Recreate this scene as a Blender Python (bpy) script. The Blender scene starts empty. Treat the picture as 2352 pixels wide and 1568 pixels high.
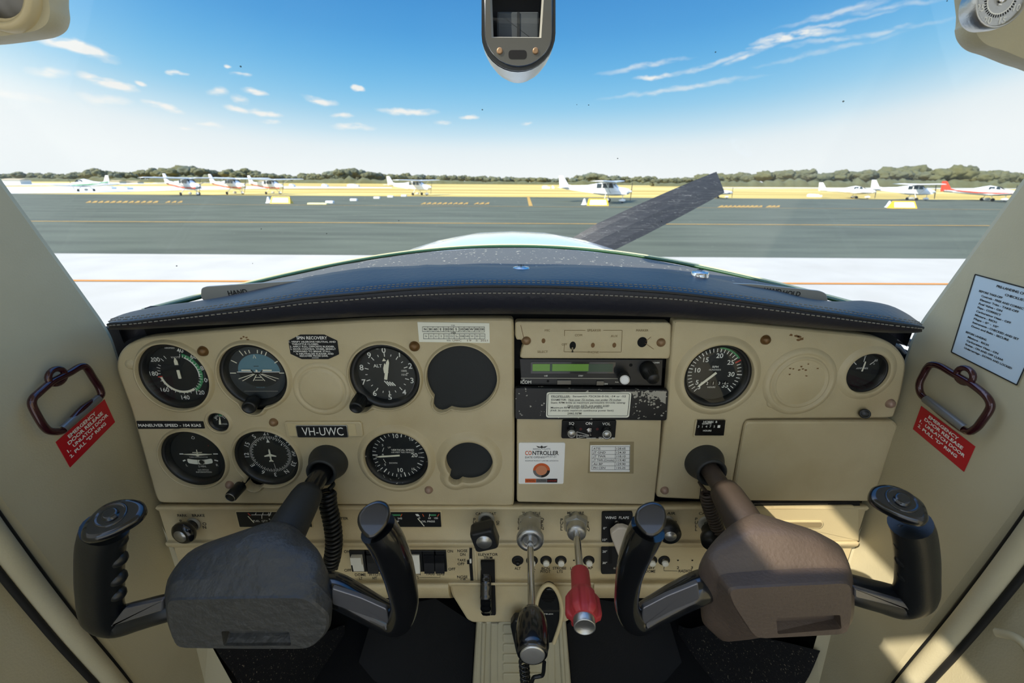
import bpy, bmesh, math, random
from math import pi, sin, cos, tan, atan, atan2, sqrt, radians
from mathutils import Vector, Matrix, noise
from mathutils.geometry import tessellate_polygon

random.seed(7)
SC = bpy.context.scene
COL = SC.collection

# ---------------------------------------------------------------- camera
CX, CY, F = 1176.0, 784.0, 1045.3          # the 2352 x 1568 frame
EYE = Vector((0.0, 0.0, 2.1))
PITCH = radians(19.4)
cam_data = bpy.data.cameras.new('camera')
cam_data.sensor_width = 36.0
cam_data.lens = 16.0
cam_data.clip_start = 0.02
cam_data.clip_end = 3000
cam_data.dof.use_dof = True
cam_data.dof.focus_distance = 0.54
cam_data.dof.aperture_fstop = 10.0
cam = bpy.data.objects.new('camera', cam_data)
COL.objects.link(cam)
cam.location = EYE
cam.rotation_euler = (pi / 2 - PITCH, 0, 0)
SC.camera = cam
CROT = Matrix.Rotation(pi / 2 - PITCH, 3, 'X')
ROLL = radians(0.34)                        # the apron slopes gently down to the right

SC.view_settings.view_transform = 'Standard'
SC.view_settings.look = 'None'
SC.view_settings.gamma = 1.0
SC.view_settings.use_curve_mapping = False
SC.view_settings.exposure = 0.0

def s2l(c):
    c = c / 255.0
    return c / 12.92 if c <= 0.04045 else ((c + 0.055) / 1.055) ** 2.4
def rgb(r, g, b): return (s2l(r), s2l(g), s2l(b), 1.0)

# ---------------------------------------------------------------- sun
SUN_AZ, SUN_EL = radians(-125.0), radians(40.0)     # behind the left shoulder
to_sun = Vector((sin(SUN_AZ) * cos(SUN_EL), cos(SUN_AZ) * cos(SUN_EL), sin(SUN_EL)))
sd = bpy.data.lights.new('sun', 'SUN')
sd.energy = 6.6
sd.angle = radians(0.6)
sd.color = (1.0, 0.90, 0.74)
so = bpy.data.objects.new('sun', sd)
COL.objects.link(so)
so.rotation_euler = to_sun.to_track_quat('Z', 'Y').to_euler()
so.location = to_sun * 30

# ---------------------------------------------------------------- sky
def pix_dir(px, py):
    d = CROT @ Vector((px - CX, -(py - CY), -F))
    return d.normalized()

def make_world():
    w = bpy.data.worlds.new('sky'); SC.world = w
    w.use_nodes = True
    nt = w.node_tree; N = nt.nodes; L = nt.links
    for n in list(N): N.remove(n)
    out = N.new('ShaderNodeOutputWorld'); bg = N.new('ShaderNodeBackground')
    L.new(bg.outputs[0], out.inputs[0])
    tc = N.new('ShaderNodeTexCoord'); sep = N.new('ShaderNodeSeparateXYZ')
    L.new(tc.outputs['Generated'], sep.inputs[0])
    def M(op, a, b=None, c=None, clamp=False):
        n = N.new('ShaderNodeMath'); n.operation = op; n.use_clamp = clamp
        for i, v in enumerate((a, b, c)):
            if v is None: continue
            if isinstance(v, (int, float)): n.inputs[i].default_value = v
            else: L.new(v, n.inputs[i])
        return n.outputs[0]
    X, Y, Z = sep.outputs
    az = M('ARCTAN2', X, Y)
    el = M('ARCSINE', Z)
    ramp = N.new('ShaderNodeValToRGB'); cr = ramp.color_ramp
    cr.interpolation = 'B_SPLINE'
    stops = [(0.0, (236, 239, 240)), (0.055, (233, 239, 242)), (0.085, (205, 230, 243)), (0.13, (148, 208, 241)),
             (0.19, (108, 184, 234)), (0.25, (84, 162, 224)), (0.34, (66, 140, 208)), (1.0, (52, 106, 178))]
    e = cr.elements
    while len(e) < len(stops): e.new(0.5)
    for i, (p, c) in enumerate(stops):
        e[i].position = p; e[i].color = rgb(*c)
    # the haze climbs higher to either side
    side = M('POWER', M('ABSOLUTE', M('DIVIDE', az, 0.85)), 3.0)
    side = M('MULTIPLY', side, 0.085)
    front = M('GREATER_THAN', Y, 0.0)
    side = M('MULTIPLY', M('MINIMUM', side, 0.14), front)
    zz = M('SUBTRACT', Z, side, clamp=True)
    L.new(zz, ramp.inputs[0])
    # clouds
    comb = N.new('ShaderNodeCombineXYZ')
    L.new(az, comb.inputs[0]); L.new(el, comb.inputs[1])
    wn = N.new('ShaderNodeTexNoise'); wn.inputs['Scale'].default_value = 22; wn.inputs['Detail'].default_value = 4
    L.new(comb.outputs[0], wn.inputs[0])
    wv = N.new('ShaderNodeVectorMath'); wv.operation = 'MULTIPLY_ADD'
    L.new(wn.outputs['Color'], wv.inputs[0]); wv.inputs[1].default_value = (0.036, 0.022, 0); L.new(comb.outputs[0], wv.inputs[2])
    acc = None
    def blob(px, py, w_, h_, ang, s):
        nonlocal acc
        d = pix_dir(px, py); a0 = atan2(d.x, d.y) + 0.018; e0 = math.asin(d.z) + 0.011
        mp = N.new('ShaderNodeMapping'); mp.vector_type = 'TEXTURE'
        mp.inputs['Location'].default_value = (a0, e0, 0)
        mp.inputs['Rotation'].default_value = (0, 0, ang)
        mp.inputs['Scale'].default_value = (w_ * .8 / F, h_ * .72 / F, 1)
        L.new(wv.outputs[0], mp.inputs[0])
        ln = N.new('ShaderNodeVectorMath'); ln.operation = 'LENGTH'; L.new(mp.outputs[0], ln.inputs[0])
        v = M('SUBTRACT', 1.35, ln.outputs['Value'], clamp=True)
        v = M('MULTIPLY', v, s)
        acc = v if acc is None else M('MAXIMUM', acc, v)
    for b in [(178, 112, 50, 12, -0.22, 2.0), (250, 192, 40, 9, -0.2, 1.6), (385, 245, 30, 7, -0.2, 1.4), (820, 202, 13, 7, 0, 2),
              (408, 165, 16, 5, 0, 1.4), (325, 192, 10, 5, 0, 1.4), (560, 170, 18, 5, 0, 1), (523, 150, 8, 4, 0, 1.2),
              (590, 210, 22, 6, -0.1, 1.2), (500, 212, 18, 8, 0, .9), (605, 258, 34, 7, -0.1, 1.4), (550, 225, 16, 9, 0, .9), (115, 165, 24, 9, 0, .9),
              (540, 252, 24, 7, -.1, 1.1), (735, 230, 34, 8, -0.2, 1.2), (935, 255, 62, 8, -0.03, 1.3), (1080, 268, 24, 6, 0, 1.3), (1015, 278, 20, 5, 0, 1.1),
              (810, 292, 44, 8, -.05, 1.1), (785, 265, 24, 5, 0, 1), (620, 280, 20, 5, 0, .9), (480, 285, 18, 5, 0, .9), (30, 215, 40, 8, -.1, .8), (240, 225, 40, 8, -.1, .8), (430, 298, 14, 4, 0, .7),
              (1825, 86, 66, 9, 0.03, 1.5), (1750, 107, 30, 4, 0, .7), (1930, 30, 90, 6, 0.12, .6), (2060, 15, 80, 5, 0.02, .4), (1980, 80, 120, 5, 0.05, .5),
              (1640, 145, 110, 6, 0.22, .55), (1480, 152, 90, 7, 0.12, .6), (1500, 180, 40, 6, 0, 1.1), (1560, 205, 150, 6, 0.08, .6), (1700, 135, 30, 6, .3, .8), (1900, 115, 120, 5, .12, .35), (1900, 60, 100, 4, .08, .5), (32 + 1176, 282, 14, 4, 0, .7)]:
        blob(*b)
    dn = N.new('ShaderNodeTexNoise'); dn.inputs['Scale'].default_value = 60; dn.inputs['Detail'].default_value = 6
    st = N.new('ShaderNodeMapping'); st.inputs['Scale'].default_value = (0.5, 1.6, 1); L.new(comb.outputs[0], st.inputs[0]); L.new(st.outputs[0], dn.inputs[0])
    tex = M('MULTIPLY', M('SUBTRACT', dn.outputs['Fac'], 0.30), 4.0, clamp=True)
    fac = M('MULTIPLY', M('MULTIPLY', acc, tex), 0.95, clamp=True)
    mix = N.new('ShaderNodeMix'); mix.data_type = 'RGBA'
    L.new(fac, mix.inputs[0]); L.new(ramp.outputs[0], mix.inputs[6]); mix.inputs[7].default_value = rgb(244, 244, 242)
    # brighter glow of the sky around the sun, and a warm ground below the horizon
    dot = N.new('ShaderNodeVectorMath'); dot.operation = 'DOT_PRODUCT'
    L.new(tc.outputs['Generated'], dot.inputs[0]); dot.inputs[1].default_value = to_sun
    glow = M('MULTIPLY', M('POWER', M('MAXIMUM', dot.outputs['Value'], 0.0), 2.5), SKY_GLOW)
    gc = N.new('ShaderNodeVectorMath'); gc.operation = 'SCALE'; gc.inputs[0].default_value = (1.0, 0.97, 0.88); L.new(glow, gc.inputs['Scale'])
    add = N.new('ShaderNodeVectorMath'); add.operation = 'ADD'
    # the sky near the horizon is far brighter than the picture can show
    hz = M('MULTIPLY', M('SUBTRACT', 1.0, M('MULTIPLY', zz, 9.0), clamp=True), 1.0)
    boost = N.new('ShaderNodeVectorMath'); boost.operation = 'SCALE'; L.new(mix.outputs[2], boost.inputs[0]); high = M('MULTIPLY', M('SUBTRACT', Z, 0.33, clamp=True), 3.2)
    L.new(M('ADD', M('MULTIPLY_ADD', hz, .12, 1.0), high), boost.inputs['Scale'])
    L.new(boost.outputs[0], add.inputs[0]); L.new(gc.outputs[0], add.inputs[1])
    below = M('LESS_THAN', Z, -0.01)
    mg = N.new('ShaderNodeMix'); mg.data_type = 'RGBA'
    L.new(below, mg.inputs[0]); L.new(add.outputs[0], mg.inputs[6]); mg.inputs[7].default_value = (0.6, 0.55, 0.45, 1)
    L.new(mg.outputs[2], bg.inputs[0])
    bg.inputs[1].default_value = 1.0
SKY_GLOW = 2.1
make_world()

# ---------------------------------------------------------------- materials
MATS = {}
def nodes(m): return m.node_tree.nodes, m.node_tree.links
def mat(name, col, rough=0.5, metal=0.0, bump=0.0, bscale=200.0, var=0.0, vscale=8.0, vcol=None, spec=0.5, coat=0.0, vthr=None, vstretch=None, bstretch=None, bdist=.001):
    m = bpy.data.materials.new(name); m.use_nodes = True
    N, L = nodes(m); b = N['Principled BSDF']
    b.inputs['Base Color'].default_value = rgb(*col)
    b.inputs['Roughness'].default_value = rough
    b.inputs['Metallic'].default_value = metal
    b.inputs['Specular IOR Level'].default_value = spec
    b.inputs['Coat Weight'].default_value = coat
    tc = N.new('ShaderNodeTexCoord')
    if var > 0:
        n = N.new('ShaderNodeTexNoise'); n.inputs['Scale'].default_value = vscale; n.inputs['Detail'].default_value = 8
        src = tc.outputs['Object']
        if vstretch:
            mp = N.new('ShaderNodeMapping'); mp.inputs['Scale'].default_value = vstretch; L.new(src, mp.inputs[0]); src = mp.outputs[0]
        L.new(src, n.inputs[0])
        r = N.new('ShaderNodeValToRGB'); lo, hi = vthr or (0.35, 0.65)
        r.color_ramp.elements[0].position = lo; r.color_ramp.elements[1].position = hi
        r.color_ramp.elements[0].color = (0, 0, 0, 1); r.color_ramp.elements[1].color = (1, 1, 1, 1)
        L.new(n.outputs['Fac'], r.inputs[0])
        mu = N.new('ShaderNodeMath'); mu.operation = 'MULTIPLY'; mu.inputs[1].default_value = var; L.new(r.outputs[0], mu.inputs[0])
        mx = N.new('ShaderNodeMix'); mx.data_type = 'RGBA'
        mx.inputs[6].default_value = rgb(*col); mx.inputs[7].default_value = rgb(*(vcol or [c * 0.7 for c in col]))
        L.new(mu.outputs[0], mx.inputs[0]); L.new(mx.outputs[2], b.inputs['Base Color'])
    if bump > 0:
        n = N.new('ShaderNodeTexNoise'); n.inputs['Scale'].default_value = bscale; n.inputs['Detail'].default_value = 3
        src = tc.outputs['Object']
        if bstretch:
            mp = N.new('ShaderNodeMapping'); mp.inputs['Scale'].default_value = bstretch; L.new(src, mp.inputs[0]); src = mp.outputs[0]
        L.new(src, n.inputs[0])
        bp = N.new('ShaderNodeBump'); bp.inputs['Strength'].default_value = bump; bp.inputs['Distance'].default_value = bdist
        L.new(n.outputs['Fac'], bp.inputs['Height']); L.new(bp.outputs[0], b.inputs['Normal'])
    MATS[name] = m
    return m

mat('cream', (200, 186, 150), .36, bump=.25, bscale=900, var=.30, vscale=14, vcol=(152, 130, 82), vthr=(.45, .75))
mat('cream_low', (208, 192, 152), .45, bump=.3, bscale=700, var=.5, vscale=9, vcol=(146, 118, 74), vthr=(.48, .78))
mat('cream_wall', (194, 186, 156), .50, bump=.25, bscale=500, var=.35, vscale=5, vcol=(150, 136, 92), vthr=(.42, .75))
mat('cream_edge', (208, 192, 150), .4, bump=.1, bscale=600)
mat('stain', (120, 88, 50), .7)
mat('slot_shade', (150, 134, 100), .6)  # shading inside the finger slot, painted as a flat darker tan
mat('black_plastic', (24, 26, 27), .35, bump=.1, bscale=900)
mat('black_gloss', (16, 17, 19), .22, coat=.6)
mat('black_matte', (16, 17, 18), .75)
mat('black_void', (8, 8, 8), .9)
mat('dial_black', (20, 25, 27), .55)
mat('dial_dark_blank', (26, 31, 33), .6, bump=.1, bscale=500)
mat('dial_grey', (48, 54, 58), .6)
mat('dial_blue', (96, 136, 152), .6)
mat('white_paint', (244, 244, 238), .6)
mat('white_print', (244, 244, 236), .6)
mat('cream_pointer', (246, 242, 220), .5)
mat('green_print', (66, 150, 98), .6)
mat('red_print', (196, 60, 46), .6)
mat('orange_print', (214, 96, 40), .6)
mat('brown_print', (84, 30, 28), .6)
mat('dark_print', (34, 32, 28), .6)
mat('faded_print', (128, 108, 68), .7)
mat('hub_black', (60, 61, 60), .5, bump=1.0, bscale=110, bdist=.0026, var=.4, vscale=30, vcol=(78, 78, 76))
mat('hub_sunlit', (86, 74, 65), .5, bump=.6, bscale=300, var=.35, vscale=20, vcol=(100, 86, 75))  # right hub is black plastic; warm sunlight is put into its brown
mat('boot_rubber', (44, 46, 46), .55, bump=.1, bscale=300)
mat('boot_sunlit', (66, 56, 48), .5, bump=.2, bscale=300)  # black sleeve, shaft and cord on the right, sunlight painted in as brown
mat('screw_tan', (146, 116, 84), .38, metal=.25, var=.4, vscale=60)
mat('screw_brown', (120, 88, 50), .35, metal=.35, var=.4, vscale=60)
mat('screw_pink', (158, 132, 116), .38, metal=.2)
mat('arm_sky_sheen', (120, 120, 124), .22, metal=.6)  # glossy black yoke arm, its sky reflection painted as lighter grey
mat('chrome', (205, 205, 205), .14, metal=1.0)
mat('alu', (188, 188, 184), .32, metal=.9, bump=.2, bscale=500)
mat('alu_disc', (196, 196, 192), .34, metal=.85)
mat('steel_dark', (110, 108, 102), .35, metal=.9)
mat('red_plastic', (184, 56, 58), .45, bump=.15, bscale=300, var=.2, vscale=40, vcol=(160, 44, 50))
mat('sticker_red', (190, 22, 36), .35)
mat('maroon_metal', (58, 18, 26), .22, metal=.35, coat=.7)
mat('clip_grey', (128, 128, 126), .35, metal=.5)
mat('paper', (246, 246, 230), .6)
mat('paper_white', (252, 252, 248), .5)
mat('paper_blue', (198, 216, 228), .3)
mat('tape', (160, 146, 112), .25)
mat('lcd_green', (110, 160, 60), .25)
mat('lcd_dim', (52, 78, 58), .25)
mat('switch_white', (236, 234, 222), .4)
mat('lever_white', (206, 196, 180), .45)
mat('worn_metal', (170, 168, 158), .5, metal=.3)
mat('black_worn', (22, 24, 25), .4, var=1.0, vscale=160, vcol=(178, 176, 166), vthr=(.66, .68))
mat('black_worn_heavy', (22, 24, 25), .4, var=1.0, vscale=110, vcol=(178, 176, 166), vthr=(.50, .515))
mat('leather', (34, 36, 46), .40, bump=.5, bscale=160, spec=.38)
mat('leather_dark', (36, 38, 40), .5, bump=.3, bscale=300)
mat('thread', (132, 128, 116), .8)
mat('deck', (92, 94, 92), .8, spec=.35, bump=.3, bscale=300, var=1.0, vscale=160, vcol=(200, 194, 170), vthr=(.65, .69))
mat('trim_green', (30, 74, 40), .4)
mat('trim_cream', (206, 200, 150), .5)
mat('cowl_white', (214, 222, 226), .16, coat=.6)
mat('carpet', (20, 20, 22), .95, bump=1.0, bscale=400, var=1.0, vscale=300, vcol=(150, 140, 120), vthr=(.64, .70))
mat('carpet_plain', (14, 15, 16), .9, bump=.6, bscale=300)
mat('gasket', (14, 14, 12), .7)
mat('concrete', (186, 182, 172), .9, spec=.2, var=.5, vscale=.8, vcol=(170, 165, 154), bump=.1, bscale=30)
mat('asphalt', (94, 99, 84), .95, spec=.2, var=.9, vscale=.5, vcol=(76, 80, 68), vstretch=(.3, 1.4, 1), bump=.2, bscale=60)
mat('line_yellow', (190, 150, 66), .8, var=.4, vscale=2)
mat('line_orange', (200, 128, 30), .8)
mat('road_white', (205, 202, 190), .8)
mat('sign_yellow', (240, 190, 40), .5)
mat('sign_pale', (250, 240, 170), .5)
mat('plane_white', (236, 238, 238), .3)
mat('plane_red', (206, 70, 44), .35)
mat('plane_green', (46, 140, 80), .4)
mat('plane_navy', (50, 66, 96), .4)
mat('plane_glass', (40, 52, 58), .2)
mat('tyre', (26, 26, 26), .8)
mat('bark', (86, 76, 60), .9)
mat('leaf_dark', (58, 66, 50), .95, var=.8, vscale=.5, vcol=(120, 118, 84))
mat('leaf_olive', (86, 86, 54), .95, var=.8, vscale=.4, vcol=(94, 98, 72))
mat('leaf_blue', (64, 76, 66), .95, var=.7, vscale=.5, vcol=(126, 126, 100))
mat('building_white', (226, 224, 214), .7)
mat('roof_tan', (176, 160, 130), .8)
mat('dome_tan', (150, 124, 98), .35)

def grass_mat():
    m = bpy.data.materials.new('dry_grass'); m.use_nodes = True
    N, L = nodes(m); b = N['Principled BSDF']; b.inputs['Roughness'].default_value = .95
    tc = N.new('ShaderNodeTexCoord'); mp = N.new('ShaderNodeMapping'); mp.inputs['Scale'].default_value = (.004, .03, 1)
    L.new(tc.outputs['Object'], mp.inputs[0])
    n = N.new('ShaderNodeTexNoise'); n.inputs['Scale'].default_value = 1.6; n.inputs['Detail'].default_value = 5
    L.new(mp.outputs[0], n.inputs[0])
    r = N.new('ShaderNodeValToRGB'); e = r.color_ramp.elements
    e[0].position = .33; e[0].color = rgb(158, 134, 66); e[1].position = .66; e[1].color = rgb(212, 198, 136)
    x = e.new(.5); x.color = rgb(196, 170, 86)
    L.new(n.outputs['Fac'], r.inputs[0]); L.new(r.outputs[0], b.inputs['Base Color'])
    MATS['grass'] = m
grass_mat()

def glass_mat(name, tint, gloss, rough=0.0, dust=0.0, dscale=4.0):
    m = bpy.data.materials.new(name); m.use_nodes = True
    N, L = nodes(m)
    for n in list(N): N.remove(n)
    out = N.new('ShaderNodeOutputMaterial'); tr = N.new('ShaderNodeBsdfTransparent'); tr.inputs[0].default_value = (*tint, 1)
    gl = N.new('ShaderNodeBsdfGlossy'); gl.inputs['Roughness'].default_value = rough; gl.inputs[0].default_value = (.9, .9, .9, 1)
    mx = N.new('ShaderNodeMixShader'); mx.inputs[0].default_value = gloss
    L.new(tr.outputs[0], mx.inputs[1]); L.new(gl.outputs[0], mx.inputs[2])
    last = mx.outputs[0]
    if dust > 0:
        tc = N.new('ShaderNodeTexCoord')
        v = N.new('ShaderNodeTexNoise'); v.inputs['Scale'].default_value = dscale; v.inputs['Detail'].default_value = 7
        mp = N.new('ShaderNodeMapping'); mp.inputs['Scale'].default_value = (1, 1, .35); L.new(tc.outputs['Object'], mp.inputs[0]); L.new(mp.outputs[0], v.inputs[0])
        r = N.new('ShaderNodeValToRGB'); r.color_ramp.elements[0].position = .35; r.color_ramp.elements[1].position = .85
        L.new(v.outputs['Fac'], r.inputs[0])
        # more dirt towards the side posts, wiped cleaner in the middle
        sx = N.new('ShaderNodeSeparateXYZ'); L.new(tc.outputs['Object'], sx.inputs[0])
        ab = N.new('ShaderNodeMath'); ab.operation = 'ABSOLUTE'; L.new(sx.outputs[0], ab.inputs[0])
        pw = N.new('ShaderNodeMapRange'); pw.inputs[1].default_value = .20; pw.inputs[2].default_value = .47; pw.inputs[3].default_value = .25; pw.inputs[4].default_value = 1.0
        L.new(ab.outputs[0], pw.inputs[0])
        m1 = N.new('ShaderNodeMath'); m1.operation = 'MULTIPLY'; L.new(r.outputs[0], m1.inputs[0]); L.new(pw.outputs[0], m1.inputs[1])
        m2 = N.new('ShaderNodeMath'); m2.operation = 'MULTIPLY'; m2.inputs[1].default_value = dust; L.new(m1.outputs[0], m2.inputs[0])
        # insect specks
        sp = N.new('ShaderNodeTexVoronoi'); sp.inputs['Scale'].default_value = 22; L.new(tc.outputs['Object'], sp.inputs[0])
        lt = N.new('ShaderNodeMath'); lt.operation = 'LESS_THAN'; lt.inputs[1].default_value = .022; L.new(sp.outputs['Distance'], lt.inputs[0])
        df = N.new('ShaderNodeBsdfDiffuse'); df.inputs[0].default_value = (.8, .82, .78, 1)
        tl = N.new('ShaderNodeBsdfTranslucent'); tl.inputs[0].default_value = (.8, .82, .78, 1)
        ad = N.new('ShaderNodeMixShader'); ad.inputs[0].default_value = .5; L.new(df.outputs[0], ad.inputs[1]); L.new(tl.outputs[0], ad.inputs[2])
        ms = N.new('ShaderNodeMixShader'); L.new(m2.outputs[0], ms.inputs[0]); L.new(last, ms.inputs[1]); L.new(ad.outputs[0], ms.inputs[2])
        bk = N.new('ShaderNodeBsdfDiffuse'); bk.inputs[0].default_value = (.05, .06, .05, 1)
        m5 = N.new('ShaderNodeMath'); m5.operation = 'MULTIPLY'; m5.inputs[1].default_value = .8; L.new(lt.outputs[0], m5.inputs[0])
        m3 = N.new('ShaderNodeMixShader'); L.new(m5.outputs[0], m3.inputs[0]); L.new(ms.outputs[0], m3.inputs[1]); L.new(bk.outputs[0], m3.inputs[2])
        last = m3.outputs[0]
    L.new(last, out.inputs[0])
    MATS[name] = m
glass_mat('windshield_glass', (.98, 1.0, .995), .025, 0.0, dust=.20)
glass_mat('instrument_glass', (.97, .98, .98), .03, 0.02)

def blade_mat():
    m = mat('blade', (34, 36, 40), .42, bump=.1, bscale=200)
    N, L = nodes(m); b = N['Principled BSDF']
    tc = N.new('ShaderNodeTexCoord'); last = None
    for ang, sc, seed in ((.9, 9, 0), (1.25, 13, 5), (-.4, 7, 9), (1.0, 22, 3)):
        mp = N.new('ShaderNodeMapping'); mp.inputs['Rotation'].default_value = (0, ang, 0); mp.inputs['Scale'].default_value = (1.5, 1, 22); mp.inputs['Location'].default_value = (seed, 0, seed)
        L.new(tc.outputs['Object'], mp.inputs[0])
        n = N.new('ShaderNodeTexNoise'); n.inputs['Scale'].default_value = sc * .5; n.inputs['Detail'].default_value = 2; n.inputs['Roughness'].default_value = .3
        L.new(mp.outputs[0], n.inputs[0])
        a = N.new('ShaderNodeMath'); a.operation = 'COMPARE'; a.inputs[1].default_value = .58; a.inputs[2].default_value = .0022; L.new(n.outputs['Fac'], a.inputs[0])
        if last is None: last = a.outputs[0]
        else:
            x = N.new('ShaderNodeMath'); x.operation = 'MAXIMUM'; L.new(last, x.inputs[0]); L.new(a.outputs[0], x.inputs[1]); last = x.outputs[0]
    mu = N.new('ShaderNodeMath'); mu.operation = 'MULTIPLY'; mu.inputs[1].default_value = .45; L.new(last, mu.inputs[0])
    mx = N.new('ShaderNodeMix'); mx.data_type = 'RGBA'; mx.inputs[6].default_value = rgb(34, 36, 40); mx.inputs[7].default_value = rgb(150, 152, 150)
    L.new(mu.outputs[0], mx.inputs[0]); L.new(mx.outputs[2], b.inputs['Base Color'])
blade_mat()

# ---------------------------------------------------------------- frames: pixel measurements turned into points on real planes
def ray(px, py): return CROT @ Vector((px - CX, -(py - CY), -F))
def on_plane(px, py, P, n):
    d = ray(px, py)
    return EYE + d * ((P - EYE).dot(n) / d.dot(n))
def at(px, py, Y): return on_plane(px, py, Vector((0, Y, 0)), Vector((0, 1, 0)))

class Frame:
    """an origin and three axes; p() measures a pixel on the plane at height z over the frame's face"""
    def __init__(s, O, x, y):
        s.O = Vector(O); s.x = Vector(x).normalized(); s.z = s.x.cross(Vector(y)).normalized(); s.y = s.z.cross(s.x)
        s.R = Matrix((s.x, s.y, s.z)).transposed()
        s.M = Matrix.Translation(s.O) @ s.R.to_4x4()
        s.I = s.M.inverted()
    def p(s, px, py, z=0.0):
        q = s.I @ on_plane(px, py, s.O + s.z * z, s.z)
        return q
    def q(s, px, py, z=0.0):
        r = s.p(px, py, z); return (r.x, r.y)
    def poly(s, pts, z=0.0): return [s.q(a, b, z) for a, b in pts]
    def loc(s, w): return s.I @ Vector(w)
YP = 0.49
def PF(px, py, Y=YP): return Frame(at(px, py, Y), (1, 0, 0), (0, 0, 1))
def WL(px, py, X=-.47): return Frame(on_plane(px, py, Vector((X, 0, 0)), Vector((1, 0, 0))), (0, 1, 0), (0, 0, 1))
def WR(px, py, X=.47): return Frame(on_plane(px, py, Vector((X, 0, 0)), Vector((1, 0, 0))), (0, -1, 0), (0, 0, 1))
WORLD = Frame((0, 0, 0), (1, 0, 0), (0, 1, 0))

# ---------------------------------------------------------------- mesh building
_TXT = {}
def text_geo(s, bold):
    k = (s, bold)
    if k not in _TXT:
        c = bpy.data.curves.new('t', 'FONT'); c.body = s; c.resolution_u = 3; c.offset = bold
        c.align_x = 'CENTER'
        o = bpy.data.objects.new('t', c)
        me = bpy.data.meshes.new_from_object(o)
        vs = [(v.co.x, v.co.y) for v in me.vertices]; fs = [tuple(p.vertices) for p in me.polygons]
        bpy.data.objects.remove(o); bpy.data.curves.remove(c); bpy.data.meshes.remove(me)
        _TXT[k] = (vs, fs)
    return _TXT[k]

def circ(r, n=32, cx=0, cy=0, a0=0.0): return [(cx + r * cos(a0 + 2 * pi * i / n), cy + r * sin(a0 + 2 * pi * i / n)) for i in range(n)]
def ell(a, b, n=32, cx=0, cy=0): return [(cx + a * cos(2 * pi * i / n), cy + b * sin(2 * pi * i / n)) for i in range(n)]
def area(P): return sum(P[i][0] * P[(i + 1) % len(P)][1] - P[(i + 1) % len(P)][0] * P[i][1] for i in range(len(P))) / 2
def ccw(P): return P if area(P) > 0 else P[::-1]
def rrect(x0, y0, x1, y1, r, n=5):
    out = []
    for cx, cy, a in ((x1 - r, y1 - r, 0), (x0 + r, y1 - r, pi / 2), (x0 + r, y0 + r, pi), (x1 - r, y0 + r, 3 * pi / 2)):
        for i in range(n + 1):
            t = a + pi / 2 * i / n; out.append((cx + r * cos(t), cy + r * sin(t)))
    return out
def round_poly(P, r, n=5):
    """round the corners of a polygon"""
    P = ccw(list(P)); out = []; m = len(P)
    for i in range(m):
        a = Vector(P[i - 1]); b = Vector(P[i]); c = Vector(P[(i + 1) % m])
        ri = r[i] if isinstance(r, (list, tuple)) else r
        u = (a - b); v = (c - b); k = min(ri, u.length * .45, v.length * .45)
        s = b + u.normalized() * k; e = b + v.normalized() * k
        for j in range(n + 1):
            t = j / n; q = s * (1 - t) ** 2 + b * 2 * t * (1 - t) + e * t * t
            out.append((q.x, q.y))
    return out
def inset(P, d):
    m = len(P); out = []
    for i in range(m):
        a = Vector(P[i - 1]); b = Vector(P[i]); c = Vector(P[(i + 1) % m])
        u = (b - a); v = (c - b)
        if u.length < 1e-9 or v.length < 1e-9: out.append(P[i]); continue
        n1 = Vector((-u.y, u.x)).normalized(); n2 = Vector((-v.y, v.x)).normalized()
        k = n1 + n2
        if k.length < 1e-6: out.append(P[i]); continue
        k = k.normalized(); dd = d / max(.5, k.dot(n1))
        out.append((b.x + k.x * dd, b.y + k.y * dd))
    return out
def catmull(P, n=6, closed=False):
    P = [Vector(p) for p in P]; out = []; m = len(P)
    rng = range(m) if closed else range(m - 1)
    for i in rng:
        p0 = P[(i - 1) % m] if (closed or i > 0) else P[0] * 2 - P[1]
        p1 = P[i]; p2 = P[(i + 1) % m]
        p3 = P[(i + 2) % m] if (closed or i + 2 < m) else p2 * 2 - p1
        for j in range(n):
            t = j / n
            out.append(.5 * ((2 * p1) + (p2 - p0) * t + (2 * p0 - 5 * p1 + 4 * p2 - p3) * t * t + (3 * p1 - p0 - 3 * p2 + p3) * t ** 3))
    if not closed: out.append(P[-1])
    return out

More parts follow.
